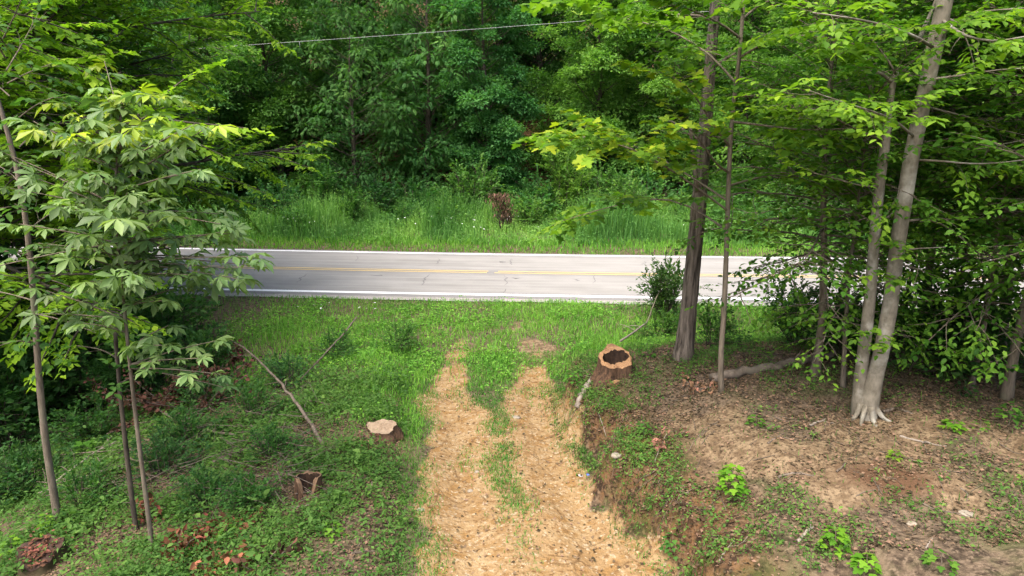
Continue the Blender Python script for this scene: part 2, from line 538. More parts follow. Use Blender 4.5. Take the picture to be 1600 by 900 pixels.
# ------------------------------------------------------------------ road
rx_ = np.linspace(-75, 75, 151)
def ribbon(name, lo, hi, z, ndiv=1, x0=-75, x1=75, wob=0.0, sd=0):
    """strip across the road: lo / hi = lateral position, 0 near line, 1 far line, offsets in metres as (frac, metres)"""
    xs = np.linspace(x0, x1, max(3, int((x1 - x0) / .5)))
    yn, yf = ynear(xs), yfar(xs)
    ya, yb = yn + (yf - yn) * lo[0] + lo[1], yn + (yf - yn) * hi[0] + hi[1]
    if wob:
        ya = ya - wob * fbm(xs, xs * 0, 1.3, 3, sd); yb = yb + wob * fbm(xs, xs * 0 + 9, 1.3, 3, sd)
    V, UV = [], []
    for j in range(ndiv + 1):
        f = j / ndiv
        V.append(np.stack([xs, ya + (yb - ya) * f, np.full_like(xs, z)], -1))
        UV.append(np.stack([xs, np.full_like(xs, f)], -1))
    n = len(xs)
    V, UV = np.concatenate(V), np.concatenate(UV)
    i = np.arange(n - 1)
    Q = np.concatenate([np.stack([i + j * n, i + 1 + j * n, i + 1 + (j + 1) * n, i + (j + 1) * n], -1) for j in range(ndiv)])
    me = raw_mesh(name, V, Q)
    uv = me.uv_layers.new(name='UVMap')
    lv = np.zeros(len(me.loops), np.int32)
    me.loops.foreach_get('vertex_index', lv)
    uv.data.foreach_set('uv', UV[lv].astype(np.float32).ravel())
    return me
def asphalt_material():
    m, t, b = newmat('old_asphalt')
    uv = N(t, 'ShaderNodeTexCoord').outputs['UV']
    p = geo_pos(t)
    s1 = noise(t, 1, 4, .6, scaled(t, uv, (.12, 26, 1)))
    s2 = noise(t, 1, 5, .6, scaled(t, uv, (.5, 7, 1)))
    n3 = noise(t, 60, 3, .7, p)
    c = mixc(t, ramp(t, s1, .35, .65), (.182, .176, .163), (.243, .236, .220))
    c = mixc(t, ramp(t, s2, .4, .8), c, (.265, .257, .240))
    # worn wheel lanes are paler, the lane middle and edges darker
    sx = N(t, 'ShaderNodeSeparateXYZ'); t.links.new(uv, sx.inputs[0])
    tri = N(t, 'ShaderNodeMath', operation='PINGPONG'); t.links.new(sx.outputs[1], tri.inputs[0]); tri.inputs[1].default_value = .5
    band = ramp(t, tri.outputs[0], .13, .04)
    band2 = ramp(t, tri.outputs[0], .43, .49)
    bb = N(t, 'ShaderNodeMath', operation='MAXIMUM'); t.links.new(band, bb.inputs[0]); t.links.new(band2, bb.inputs[1])
    bf = N(t, 'ShaderNodeMath', operation='MULTIPLY'); t.links.new(bb.outputs[0], bf.inputs[0]); bf.inputs[1].default_value = .6
    c = mixc(t, bf.outputs[0], c, (.14, .139, .136))
    c = mixc(t, ramp(t, n3, .55, .8), c, (.145, .143, .14))
    t.links.new(c, b.inputs['Base Color'])
    b.inputs['Roughness'].default_value = .95
    b.inputs['Specular IOR Level'].default_value = .08
    bump(t, b, n3, .3, .005)
    return m
def paint_material(name, c, worn):
    m, t, b = newmat(name)
    p = geo_pos(t)
    n1 = noise(t, 9, 6, .75, p)
    n2 = noise(t, .8, 3, .6, p)
    ad = N(t, 'ShaderNodeMath', operation='ADD'); t.links.new(n1, ad.inputs[0]); t.links.new(n2, ad.inputs[1])
    t.links.new(mixc(t, ramp(t, ad.outputs[0], 1.0, 1.45), c, worn), b.inputs['Base Color'])
    b.inputs['Roughness'].default_value = .65
    return m
road = tag(link('road', ribbon('road', (0, -.42), (1, .32), .02, 8), asphalt_material()), 'pale grey two lane asphalt road crossing behind the verge', 'road', kind='structure')
sh = ribbon('gravel_shoulder', (0, -.75), (0, -.40), .012, 1, wob=.2, sd=3)
link('gravel_shoulder', sh, flat_material('shoulder_gravel', (.16, .15, .135), (.36, .34, .31), 22, .95, .1, .8, .02), road)
link('white_edge_line', ribbon('edge_line', (0, -.10), (0, .14), .026), paint_material('white_paint', (.80, .80, .79), (.55, .55, .54)), road)
link('white_edge_line', ribbon('edge_line', (1, -.10), (1, .06), .026), bpy.data.materials['white_paint'], road)
yp = paint_material('yellow_paint', (.47, .34, .13), (.33, .28, .19))
for c0 in (-.2, .08):
    for x0, x1 in ((-75, -.95), (-.55, 75)) if c0 > 0 else ((-75, -1.0), (-.7, 75)):
        link('yellow_line', ribbon('yellow_line', (.5, c0), (.5, c0 + .12), .026, x0=x0, x1=x1), yp, road)
M_CRACK = flat_material('crack_filler', (.09, .088, .085), (.15, .147, .142), 20)
def crack(pts, wd):
    """an irregular crack or patch lying on the asphalt"""
    g = np.random.default_rng(int(abs(pts[0][0] * 100)))
    P = []
    for (a, b) in zip(pts[:-1], pts[1:]):
        for f in np.linspace(0, 1, 5)[:-1]:
            P.append((a[0] + (b[0] - a[0]) * f + g.normal(0, .05), a[1] + (b[1] - a[1]) * f + g.normal(0, .02)))
    P.append(pts[-1])
    P = np.array(P)
    d = nrm(np.gradient(P, axis=0))
    nn = np.stack([-d[:, 1], d[:, 0]], -1)
    ww = wd * np.sin(np.linspace(.25, math.pi - .25, len(P)))[:, None] * g.uniform(.6, 1.2, (len(P), 1))
    V = np.concatenate([np.c_[P + nn * ww, np.full(len(P), .0245)], np.c_[P - nn * ww, np.full(len(P), .0245)]])
    n = len(P); i = np.arange(n - 1)
    return raw_mesh('crack', V, np.stack([i, i + n, i + n + 1, i + 1], -1))
for px_pts, wd in ([((481, 431), (472, 438), (465, 445)), .03], [((684, 407), (680, 416)), .03], [((669, 431), (663, 440), (659, 449)), .03],
                   [((799, 407), (797, 411), (799, 417)), .03], [((791, 433), (789, 440), (788, 449)), .028], [((788, 454), (787, 462)), .02],
                   [((580, 433), (590, 433.6), (598, 433)), .07], [((781, 412.5), (786, 412.2), (790, 412.7)), .10],
                   [((800, 437), (806, 438.5), (812, 438)), .05], [((897, 439), (901, 441), (905, 441.5)), .05], [((1010, 410), (1008, 417)), .02],
                   [((1180, 434), (1172, 447)), .02], [((560, 402), (556, 411)), .02], [((930, 432), (926, 446)), .015]):
    link('crack', crack([tuple(gp(*q)[:2]) for q in px_pts], wd), M_CRACK, road)

# ------------------------------------------------------------------ growing trees
UP = np.array([0, 0, 1.])
def rotz(v, a):
    c, s = math.cos(a), math.sin(a)
    return np.array([v[0] * c - v[1] * s, v[0] * s + v[1] * c, v[2]])
def grow(rng, p, d, L, n, wander, lift):
    P = [np.array(p, float)]
    d = np.array(nrm(d))
    for i in range(n):
        d = nrm(d + rng.normal(0, wander, 3) + np.array([0, 0, lift]))
        P.append(P[-1] + d * L / n)
    return np.array(P)
def sample(P, s):
    k = s * (len(P) - 1)
    i = min(int(k), len(P) - 2)
    f = k - i
    return P[i] * (1 - f) + P[i + 1] * f, nrm(P[i + 1] - P[i])

class Plant:
    def __init__(s, seed):
        s.rng = np.random.default_rng(seed)
        s.wood = MB()
        s.tw = []                      # twigs: p, d, L
    def limb(s, P, r0, r1, k=6, **kw):
        s.wood.tube(P, np.linspace(r0, r1, len(P)), k, **kw)
    def spray(s, P, L, r, dens=1.0, s0=.2, ang=(38, 62), sub=.42, twl=(.28, .5), step2=.45, step3=.24, lift=-.03, woodk=4, roll=.12):
        """foliage-bearing branch P: secondaries, twigs"""
        rng = s.rng
        n2 = max(2, int(L * (1 - s0) / step2 * dens))
        sd = rng.choice((-1, 1))
        for j in range(n2):
            f = s0 + (1 - s0) * (j + rng.uniform(.2, .8)) / n2
            p, d = sample(P, min(f, .99))
            sd = -sd
            d2 = rotz(d, sd * R(rng.uniform(*ang))) + np.array([0, 0, rng.normal(0, roll)])
            L2 = (sub * L * (1.05 - .75 * f) + .25) * rng.uniform(.75, 1.2)
            Q = grow(rng, p, d2, L2, 4, .09, lift)
            if woodk: s.wood.tube(Q, np.linspace(r * .45, r * .15, 5), woodk, cap=False)
            n3 = max(2, int(L2 / step3 * dens))
            s3 = 1
            for k in range(n3):
                f3 = .15 + .85 * (k + rng.uniform(.2, .8)) / n3
                q, e = sample(Q, min(f3, .99))
                s3 = -s3
                s.tw.append((q, rotz(e, s3 * R(rng.uniform(30, 60))) + np.array([0, 0, rng.uniform(-.25, .12)]), rng.uniform(*twl) * (1.1 - .5 * f3)))
            s.tw.append((Q[-1], nrm(Q[-1] - Q[-2]), twl[1] * .8))
        s.tw.append((P[-1], nrm(P[-1] - P[-2]), twl[1]))
    def leaves(s, tmpl, size, step, tilt=.35, hang=.15, spread=55, vary=.25, tint=None, lim=None):
        rng = s.rng
        p = np.array([a[0] for a in s.tw]); d = nrm(np.array([a[1] for a in s.tw])); L = np.array([a[2] for a in s.tw])
        m = np.maximum(2, np.round(L / step).astype(int))
        base = np.clip(rng.normal(.45, .16, len(L)), 0, 1)      # twig-wise tint
        I = np.repeat(np.arange(len(L)), m)
        kk = np.arange(len(I)) - np.repeat(np.cumsum(m) - m, m)
        u = (kk + rng.uniform(.1, .9, len(I))) / m[I]
        pos = p[I] + d[I] * (u * L[I])[:, None] + np.array([0, 0, -1.]) * (.25 * u ** 2 * L[I])[:, None]
        side = np.where(kk % 2 == 0, 1, -1) * R(spread) * rng.uniform(.6, 1.3, len(I)) * (u < .97)
        c, sn = np.cos(side), np.sin(side)
        dd = d[I]
        ld = np.stack([dd[:, 0] * c - dd[:, 1] * sn, dd[:, 0] * sn + dd[:, 1] * c, dd[:, 2] * .5 - hang + rng.normal(0, .2, len(I))], -1)
        ln = UP + rng.normal(0, tilt, (len(I), 3))
        sz = size * rng.uniform(1 - vary, 1 + vary, len(I))
        ti = np.clip(base[I] + rng.normal(0, .14, len(I)), 0, 1)
        if lim is not None and len(I) > lim:
            k = rng.choice(len(I), lim, replace=False)
            pos, ld, ln, sz, ti = pos[k], ld[k], ln[k], sz[k], ti[k]
        return pos, ld, ln, sz, ti
    def crown_mesh(s, name, tmpl, *a, **k):
        V, F, t = leaf_batch(tmpl, *s.leaves(tmpl, *a, **k))
        s.ntri = len(F)
        return raw_mesh(name, V, F, t)

def forest_tree(seed, h, cr, z0, n1, r0, tmpl, lsize, lstep, pitch=(5, 60), prof='round', tilt=.35, hang=.2, dens=1.0, lift=-.03, sub=.42, woodk=3, twl=(.28, .5), nsec=.45, step3=.26, lean=0.02, roll=.35):
    pl = Plant(seed)
    rng = pl.rng
    T = grow(rng, (0, 0, -.3), (rng.normal(0, lean), rng.normal(0, lean), 1), h * .97, 12, .03, .05)
    t = np.linspace(0, 1, 13)
    rad = r0 * ((1 - t) ** .8 * .95 + .05) * (1 + .6 * np.exp(-t * 22))
    pl.wood.tube(T, rad, 10, .12, rng)
    a = rng.uniform(0, 6)
    for i in range(n1):
        f = z0 + (1 - z0) * (i + rng.uniform(0, 1)) / n1
        f = min(f, .985)
        p, d = sample(T, f)
        a += 2.4 + rng.normal(0, .35)
        g = (f - z0) / (1 - z0)
        if prof == 'round': k = math.sqrt(max(.03, 1 - (2 * g - .8) ** 2 / 1.5)) if g > .4 else .72 + .28 * g / .4
        elif prof == 'cone': k = .12 + .88 * (1 - g) ** .8
        else: k = .55 + .45 * math.sin(math.pi * min(1, g * 1.1)) if g < .85 else .4
        L = cr * k * rng.uniform(.62, 1.15)
        pt = R(pitch[0] + (pitch[1] - pitch[0]) * g + rng.normal(0, 9))
        dv = (math.cos(a) * math.cos(pt), math.sin(a) * math.cos(pt), math.sin(pt))
        P = grow(rng, p, dv, L, 6, .07, lift)
        rb = max(.012, min(r0 * (1 - f) * .5, .011 * L + .01))
        pl.wood.tube(P, np.linspace(rb, rb * .25, 7), 5, cap=False)
        pl.spray(P, L, rb, dens, sub=sub, lift=lift, woodk=woodk, twl=twl, step2=nsec, step3=step3, roll=roll)
    crown = pl.crown_mesh('crown', tmpl, lsize, lstep, tilt, hang)
    return pl.wood.mesh('trunk'), crown, pl.ntri
PINN = compound_template('pinnate')
TRI = [0]
def proto(*a, **k):
    r = forest_tree(*a, **k)
    TRI[0] += r[2]
    return r
def place_tree(name, pr, loc, rz, s, color, label, group=None, bark=None, cat='tree', kind=None):
    e = empty(name, loc, rz, s)
    tag(e, label, cat, group)
    link('trunk', pr[0], bark or M_BARK_DARK, e)
    c = link('crown', pr[1], M_LEAF, e, color=color)
    c['kind'] = 'stuff'
    return e

# prototypes for the wood across the road
def lobed_tree(seed, h, cr, zb, nl, r0, tmpl, lsize, per, lobe, tilt=.35, down=.35, flat=.72):
    """broadleaved tree: limbs that each carry a ragged puff of leaves"""
    g = np.random.default_rng(seed)
    wood = MB()
    T = grow(g, (0, 0, -.3), (g.normal(0, .03), g.normal(0, .03), 1), h * .9, 12, .04, .05)
    t = np.linspace(0, 1, 13)
    wood.tube(T, r0 * ((1 - t) ** .8 * .95 + .05) * (1 + .5 * np.exp(-t * 22)), 10, .12, g)
    PP, DD, NN_, SS, TT = [], [], [], [], []
    for i in range(nl):
        f = (i + g.uniform(0, 1)) / nl
        z = h * (zb + (1 - zb) * f)
        prof = (1 - max(0, (f - .45) / .58) ** 2.2) ** .5 if f > .45 else .72 + .28 * (f / .45)
        a = i * 2.4 + g.normal(0, .5)
        rl = g.uniform(*lobe) * (1.05 - .35 * f)
        q = cr * prof * g.uniform(.15, 1.0) ** .7
        tx = sample(T, min(.99, max(.02, f * .95)))[0]
        c = np.array([tx[0] + math.cos(a) * q, tx[1] + math.sin(a) * q, z])
        p0 = sample(T, min(.97, max(.02, (z - .5 * q) / (h * .9))))[0]
        mid = (p0 + c) / 2 + (0, 0, -.1 * q)
        wood.tube(smooth_line_([p0, mid, c]), np.linspace(.05 * (1.2 - f), .012, 6), 5, cap=False)
        for _ in range(3):
            e = c + g.normal(0, rl * .6, 3)
            wood.tube(np.array([c, (c + e) / 2 + g.normal(0, .05, 3), e]), [.012, .009, .005], 3, cap=False)
        n = int(per * (rl / np.mean(lobe)) ** 2)
        v = nrm(g.normal(0, 1, (n, 3)))
        v[:, 2] = np.where(v[:, 2] < -.35, -v[:, 2], v[:, 2])
        ph = g.uniform(0, 6, 4)
        rag = 1 + .28 * np.sin(4 * v[:, 0] + ph[0]) * np.sin(5 * v[:, 2] + ph[1]) + .22 * np.sin(7 * v[:, 1] + ph[2]) * np.sin(6 * v[:, 0] + ph[3])
        rr = rl * rag * g.random(n) ** .38
        PP.append(c + v * rr[:, None] * (1, 1, flat))
        DD.append(v * .8 + np.array([0, 0, -down]) + g.normal(0, .35, (n, 3)))
        NN_.append(v * .45 + UP * .8 + g.normal(0, tilt, (n, 3)))
        SS.append(lsize * g.uniform(.65, 1.25, n))
        TT.append(np.clip(g.normal(.45, .12) + g.normal(0, .14, n), 0, 1))
    V, F, tt_ = leaf_batch(tmpl, *(np.concatenate(x) for x in (PP, DD, NN_, SS, TT)))
    return wood.mesh('trunk'), raw_mesh('crown', V, F, tt_), len(F)
def smooth_line_(P):
    P = np.array(P); u = np.linspace(0, 1, 6)[:, None]
    return (1 - u) ** 2 * P[0] + 2 * u * (1 - u) * P[1] + u ** 2 * P[2]
PF = [
    lobed_tree(11, 14, 4.2, .04, 95, .22, DIAMOND, .195, 740, (.7, 1.5)),
    lobed_tree(12, 15, 4.2, .04, 105, .20, PINN, .34, 96, (.7, 1.5), down=.6, flat=.6),
    lobed_tree(13, 13.5, 2.9, .03, 95, .18, DIAMOND, .165, 620, (.5, 1.1)),
    lobed_tree(14, 16, 5.0, .05, 110, .28, DIAMOND, .215, 700, (.8, 1.7), tilt=.45, flat=.62),
]
TRI[0] = sum(p[2] for p in PF)
print('forest proto tris', TRI[0])
DKG, MDG, BLG, LTG, YLG = (.052, .125, .027), (.075, .165, .028), (.066, .172, .044), (.098, .195, .03), (.1, .18, .02)
FT = [  # px of the trunk, depth y, proto, scale, colour, label
    (560, 41.0, 1, .80, DKG, 'dark tree with drooping compound leaves left of the rounded meadow shrub'),
    (672, 43.5, 1, 1.02, DKG, 'tall dark feathery tree behind the drooping one, under the cable'),
    (772, 42.0, 2, 1.05, BLG, 'narrow bluish green tree with visible trunk left of the dark gap'),
    (925, 44.5, 0, .95, LTG, 'vine hung tree right of the dark gap in the wood'),
    (1035, 43.0, 3, .85, LTG, 'broad green tree across the road behind the rough trunk'),
    (455, 43.5, 3, .95, MDG, 'dark spreading tree across the road beside the bright left bough'),
    (330, 41.5, 0, .95, DKG, 'grey trunked tree across the road behind the left sapling'),
    (205, 43.0, 3, .95, DKG, 'shaded tree across the road above the compound leaved sapling'),
    (70, 41.5, 2, 1.15, MDG, 'tall green tree across the road at the far left'),
    (-60, 43.0, 0, 1.0, DKG, 'dark tree at the left edge of the wood across the road'),
    (1140, 42.5, 2, 1.0, LTG, 'light green tree across the road between rough trunk and beech'),
    (1240, 44.0, 0, 1.0, MDG, 'leafy tree across the road seen left of the twin beech'),
    (1345, 42.5, 3, .9, MDG, 'spreading tree across the road behind the twin beech'),
    (1450, 44.0, 1, 1.0, DKG, 'dark compound leaved tree across the road right of the beech'),
    (1560, 42.0, 0, 1.0, MDG, 'green tree across the road near the right edge'),
    (1680, 43.0, 2, 1.15, MDG, 'tall tree at the right edge of the wood across the road'),
    (620, 50.0, 3, 1.05, DKG, 'dark tree on the slope above the drooping tree'),
    (500, 51.0, 0, 1.1, DKG, 'rounded dark tree higher on the slope at the cable end'),
    (735, 51.5, 0, 1.05, LTG, 'tree on the slope with lighter top behind the bluish one'),
    (850, 53.0, 3, 1.0, DKG, 'very dark tree deep inside the gap on the slope'),
    (985, 52.0, 2, 1.35, MDG, 'tall tree on the slope behind the vine hung tree'),
    (1100, 53.0, 1, 1.1, DKG, 'dark feathery tree on the slope behind the rough trunk'),
    (1230, 53.5, 3, 1.1, DKG, 'tree on the slope above the road left of the beech'),
    (1400, 54.0, 0, 1.1, DKG, 'tree on the slope between the beech stems'),
    (1560, 53.0, 3, 1.1, DKG, 'tree on the slope at the right of the photo'),
    (360, 52.0, 1, 1.1, DKG, 'feathery tree on the slope behind the grey trunk'),
    (210, 53.0, 0, 1.15, DKG, 'tree on the slope behind the shaded left tree'),
    (60, 53.0, 3, 1.1, DKG, 'tree on the slope at the far left'),
]
g0 = np.random.default_rng(99)
for px, y, k, s, c, lab in FT:
    x = (px - 800) / FPX * y * 1.02
    v = g0.uniform(.85, 1.18)
    place_tree('forest_tree', PF[k], (x, y, Hs(x, y) - .1), g0.uniform(0, 6.28), (s, s, s * g0.uniform(.92, 1.08)), tuple(q * v for q in c), lab, 'trees of the wood across the road')

# ------------------------------------------------------------------ ground vegetation (masses)
def scatter(rng, n, x0, x1, y0, y1, dens):
    x, y = rng.uniform(x0, x1, n), rng.uniform(y0, y1, n)
    k = rng.random(n) < np.clip(dens(x, y), 0, 1)
    return x[k], y[k]
def blades(rng, x, y, h, wd, tint, lean=.35, z=None):
    """bent grass blades, three triangles each"""
    n = len(x)
    z = H(x, y) - .01 if z is None else z
    a = rng.uniform(0, 2 * math.pi, n)
    ln = np.abs(rng.normal(0, lean, n)) + .08
    dx, dy = np.cos(a), np.sin(a)
    b = a + rng.normal(math.pi / 2, .5, n)
    wx, wy = np.cos(b) * wd / 2, np.sin(b) * wd / 2
    base = np.stack([x, y, z], -1)
    W = np.stack([wx, wy, np.zeros(n)], -1)
    m = base + np.stack([dx * h * ln * .35, dy * h * ln * .35, h * .6], -1)
    tp = base + np.stack([dx * h * ln, dy * h * ln, h * (1 - .35 * ln)], -1)
    V = np.stack([base - W, base + W, m - W * .75, m + W * .75, tp], 1).reshape(-1, 3)
    f = np.array([(0, 1, 3), (0, 3, 2), (2, 3, 4)])
    F = (np.arange(n)[:, None, None] * 5 + f[None]).reshape(-1, 3)
    return V, F, np.repeat(np.clip(tint, 0, 1), 5)
def join(parts):
    V, F, T, n = [], [], [], 0
    for v, f, t in parts:
        V.append(v); F.append(f + n); T.append(t if t is not None else np.full(len(v), .5)); n += len(v)
    return np.concatenate(V), np.concatenate(F), np.concatenate(T)
def weed_leaves(rng, x, y, per, hgt, size, tmpl, spread=.12, tint=None, stem=True, tilt=.45):
    """small leafy plants: leaves round a short stem"""
    n = len(x)
    z = H(x, y)
    I = np.repeat(np.arange(n), per)
    m = len(I)
    a = rng.uniform(0, 6.283, m)
    hh = np.broadcast_to(hgt, (n,))[I]
    u = rng.random(m) ** .7
    rr = np.broadcast_to(spread, (n,))[I] * rng.random(m) ** .5
    P = np.stack([x[I] + np.cos(a) * rr, y[I] + np.sin(a) * rr, z[I] + hh * u], -1)
    D = np.stack([np.cos(a), np.sin(a), rng.normal(-.05, .3, m)], -1)
    Nn = UP + rng.normal(0, tilt, (m, 3))
    bt = np.clip(rng.normal(.5, .16, n), 0, 1) if tint is None else tint
    return leaf_batch(tmpl, P, D, Nn, np.broadcast_to(size, (n,))[I] * rng.uniform(.7, 1.3, m), np.clip(bt[I] + rng.normal(0, .1, m), 0, 1))
def stuff(name, parts, mat, color, label, cat):
    V, F, T = join(parts)
    o = link(name, raw_mesh(name, V, F, T), mat, color=color)
    return tag(o, label, cat, kind='stuff')

rg = np.random.default_rng(2024)
# the mown strip beyond the road
x, y = scatter(rg, 52000, -30, 30, 29.5, 36.5, lambda x, y: ((y - yfar(x)) > .34) & ((y - yfar(x)) < 2.2))
d = y - yfar(x)
stuff('verge_grass', [blades(rg, x, y, rg.uniform(.10, .22, len(x)) * (1 + .5 * d), .035, .35 + .5 * fbm(x, y, .7, 3, 3) + rg.normal(0, .12, len(x)))], M_GRASS,
      (.145, .25, .034), 'short bright grass strip along the far edge of the road', 'grass')
# tall weeds of the meadow
def tall(x, y):
    d = y - yfar(x)
    return (d > 1.5) & (d < 10.5)
x, y = scatter(rg, 67000, -27, 27, 31, 44, lambda x, y: tall(x, y) * (.45 + 1.1 * fbm(x, y, .5, 3, 50)))
d = y - yfar(x)
hh = (.35 + .85 * sstep(1.5, 3.2, d)) * np.clip(.9 + 3.0 * (fbm(x, y, .42, 4, 51) - .5), .25, 1.9) * rg.uniform(.6, 1.2, len(x))
ti = .45 + 1.5 * (fbm(x, y, .5, 4, 52) - .5) + rg.normal(0, .14, len(x))
k = rg.choice(len(x), len(x) // 3, replace=False)
stuff('meadow_grass', [blades(rg, x, y, hh, .036, ti, .22),
      weed_leaves(rg, x[k], y[k], 5, hh[k] * .95, .13, LANCE, .10, np.clip(ti[k], 0, 1))], M_GRASS, (.140, .235, .052), 'tall green meadow weeds between the road and the wood', 'weeds')
# white umbel flowers
x, y = scatter(rg, 900, -16, 14, 31, 36.5, lambda x, y: ((y - yfar(x)) > 1.4) * ((y - yfar(x)) < 4) * (fbm(x, y, .35, 2, 55) > .56))
x, y = x[:70], y[:70]
x = np.r_[x, rg.normal(-5.5, 1.0, 12)]; y = np.r_[y, rg.normal(21.6, .5, 12)]
n = len(x)
hz = np.where(y < 25, .22, rg.uniform(.7, 1.05, n))
fv, ff, ft = leaf_batch(T_([(.5 * math.cos(a), .5 * math.sin(a), .05 * (i % 2)) for i, a in enumerate(np.linspace(0, 5.6, 9))] + [(0, 0, .1)], [(i, (i + 1) % 9, 9) for i in range(9)]),
                        np.stack([x, y, H(x, y) + hz], -1), rg.normal(0, 1, (n, 3)) * (1, 1, .15), UP + rg.normal(0, .3, (n, 3)), rg.uniform(.035, .075, n), np.full(n, .5))
st = blades(rg, x, y, hz, .02, np.full(n, .3), .02)
fo = stuff('wild_carrot_foliage', [st], M_GRASS, (.06, .13, .03), 'thin flower stems among the meadow weeds', 'weeds')
o = stuff('white_wildflower_foliage', [(fv, ff, ft)], flat_material('petal', (.75, .75, .7), (.8, .8, .78), 20, .8, .1, 0), (.8, .8, .8), 'scattered white wildflower heads in the meadow and verge', 'flowers')

# undergrowth clothing the slope and the wood's edge
def under(x, y):
    d = y - yfar(x)
    return (d > 6.5) & (d < 40)
x, y = scatter(rg, 15000, -40, 40, 36, 74, lambda x, y: under(x, y) * np.where(y - yfar(x) < 16, 1, .6))
d = y - yfar(x)
ht = (.5 + 1.4 * fbm(x, y, .3, 3, 60)) * np.where(d < 9, .9, 1.0)
stuff('woodland_undergrowth', [weed_leaves(rg, x, y, 9, ht, .31, DIAMOND, .6, np.clip(.15 + .6 * fbm(x, y, .4, 3, 61), 0, 1))], M_LEAF, (.06, .14, .03), 'mixed green undergrowth at the foot of the wood and up the slope', 'undergrowth')

# near verge grass
def dn_verge(x, y):
    dmx, stp = dirt_mask(x, y)
    b = bare_mask(x, y)
    e = ynear(x) - .55 - .35 * fbm(x, y, 1.0, 2, 70) - y
    side = np.where(x > 0, sstep(15.2, 17.2, y + 2.0 * (fbm(x, y, .6, 3, 71) - .5)), sstep(14.2, 16.2, y + 2 * (fbm(x, y, .6, 3, 72) - .5)))
    lstrip = sstep(12.0, 13.2, y) * sstep(1.9, .9, xl(y) - x) * (x < xl(y) + .2)
    far_left = 1 - .75 * sstep(6.5, 9, -x)
    return np.clip(np.maximum(side * far_left, lstrip), 0, 1) * (e > 0) * (1 - .93 * np.clip(b * 1.5, 0, 1)) * (1 - .96 * dmx)
x, y = scatter(rg, 150000, -14, 16, 12, 24, lambda x, y: dn_verge(x, y) * (.35 + 1.0 * fbm(x, y, .9, 3, 73)))
hh = rg.uniform(.06, .22, len(x)) * (.55 + 1.2 * fbm(x, y, .8, 3, 74)) * np.where(y > ynear(x) - 1.6, .75, 1)
tv = .15 + .65 * fbm(x, y, .7, 4, 75) + rg.normal(0, .16, len(x))
vx, vy = scatter(rg, 9000, -13, 14, 13, 23, lambda x, y: dn_verge(x, y) * sstep(.48, .62, fbm(x, y, .55, 3, 76)) * (y < ynear(x) - .9))
stuff('roadside_grass', [blades(rg, x, y, hh, .017, tv, .55),
      weed_leaves(rg, vx, vy, 8, rg.uniform(.06, .30, len(vx)), .075, DIAMOND, .12)], M_GRASS, (.155, .265, .035), 'green grass and clover on the verge between track and road', 'grass')
# low leafy mound with blue flowers on the verge
# track grass: middle strip, edges, sparse tufts
def dn_track(x, y):
    dmx, stp = dirt_mask(x, y)
    e = np.minimum(x - xl(y), xr(y) - x)
    edge = sstep(.55, .0, e + .5 * (fbm(x, y, 1.1, 3, 80) - .5)) * (e > -.35)
    tuft = sstep(.60, .72, fbm(x, y, 1.4, 3, 81)) * sstep(9.0, 12.5, y) * .5
    return np.clip((stp * 1.05) ** 1.9 + edge * .55 * (x < 0.6) + edge * .25 + tuft * .7 + .55 * sstep(13.2, 15.5, y) * (dmx < .5), 0, 1) * (y < 18.2)
x, y = scatter(rg, 90000, -3.2, 2.8, 8.0, 17.8, dn_track)
hh = rg.uniform(.03, .11, len(x))
stuff('track_grass', [blades(rg, x, y, hh, .011, .25 + .5 * fbm(x, y, .9, 3, 82) + rg.normal(0, .14, len(x)), .7)], M_GRASS, (.10, .185, .03), 'thin grass on the middle ridge and edges of the clay track', 'grass')

# weeds and ivy left of the track, on the bank and patches of the plateau
def clear_of(x, y):
    k = 1.0
    for cx, cy, r in ((-2.55, 12.35, .55), (-3.4, 10.35, .5), (-6.7, 8.7, .5)):
        k = k * sstep(r * .7, r * 1.25, np.hypot(x - cx, y - cy))
    return k
def dn_left(x, y):
    v = xl(y) - x
    return sstep(.0, .8, v + .5 * (fbm(x, y, 1, 3, 90) - .5)) * (1 - sstep(14.5, 16.5, y)) * clear_of(x, y) * (.16 + 1.1 * sstep(.38, .54, fbm(x, y, 1.0, 4, 91))) * (1 - bare_mask(x, y))
x, y = scatter(rg, 21000, -12, -1.0, 7.5, 16.5, dn_left)
n = len(x)
lx, ly = scatter(rg, 26000, -9, -1, 7.8, 15, lambda x, y: dn_left(x, y) * sstep(.5, .62, fbm(x, y, .9, 3, 95)))
stuff('weed_undergrowth', [weed_leaves(rg, x, y, 9, rg.uniform(.02, .32, n) * (.2 + 1.6 * fbm(x, y, .9, 3, 92)), rg.uniform(.028, .07, n), DIAMOND, rg.uniform(.06, .18, n), np.clip(.1 + .8 * fbm(x, y, .8, 3, 93), 0, 1)),
      weed_leaves(rg, x[::6], y[::6], 8, rg.uniform(.1, .45, len(x[::6])), rg.uniform(.06, .11, len(x[::6])), LANCE, .12),
      weed_leaves(rg, x[1::16], y[1::16], 5, rg.uniform(.1, .4, len(x[1::16])), rg.uniform(.07, .13, len(x[1::16])), OVATE, .12),
      blades(rg, lx, ly, rg.uniform(.06, .22, len(lx)), .012, .4 + rg.normal(0, .2, len(lx)), .5)], M_LEAF, (.080, .155, .031), 'low green weeds and vines covering the ground left of the track', 'weeds')
def dn_right(x, y):
    u = x - xr(y)
    bankz = np.exp(-((u - .7) / .85) ** 2) * 1.5
    front = sstep(9.0, 8.0, y + 1.2 * (fbm(x, y, .8, 3, 101) - .5)) * .6
    back = sstep(11.6, 13.4, y) * .9
    return (u > .05) * np.clip(bankz + front + back + .14, 0, 1) * sstep(.42, .58, fbm(x, y, 1.1, 3, 102)) * (1 - .9 * np.clip(bare_mask(x, y) * 1.6, 0, 1))
x, y = scatter(rg, 24000, 1, 16, 7.2, 19, dn_right)
n = len(x)
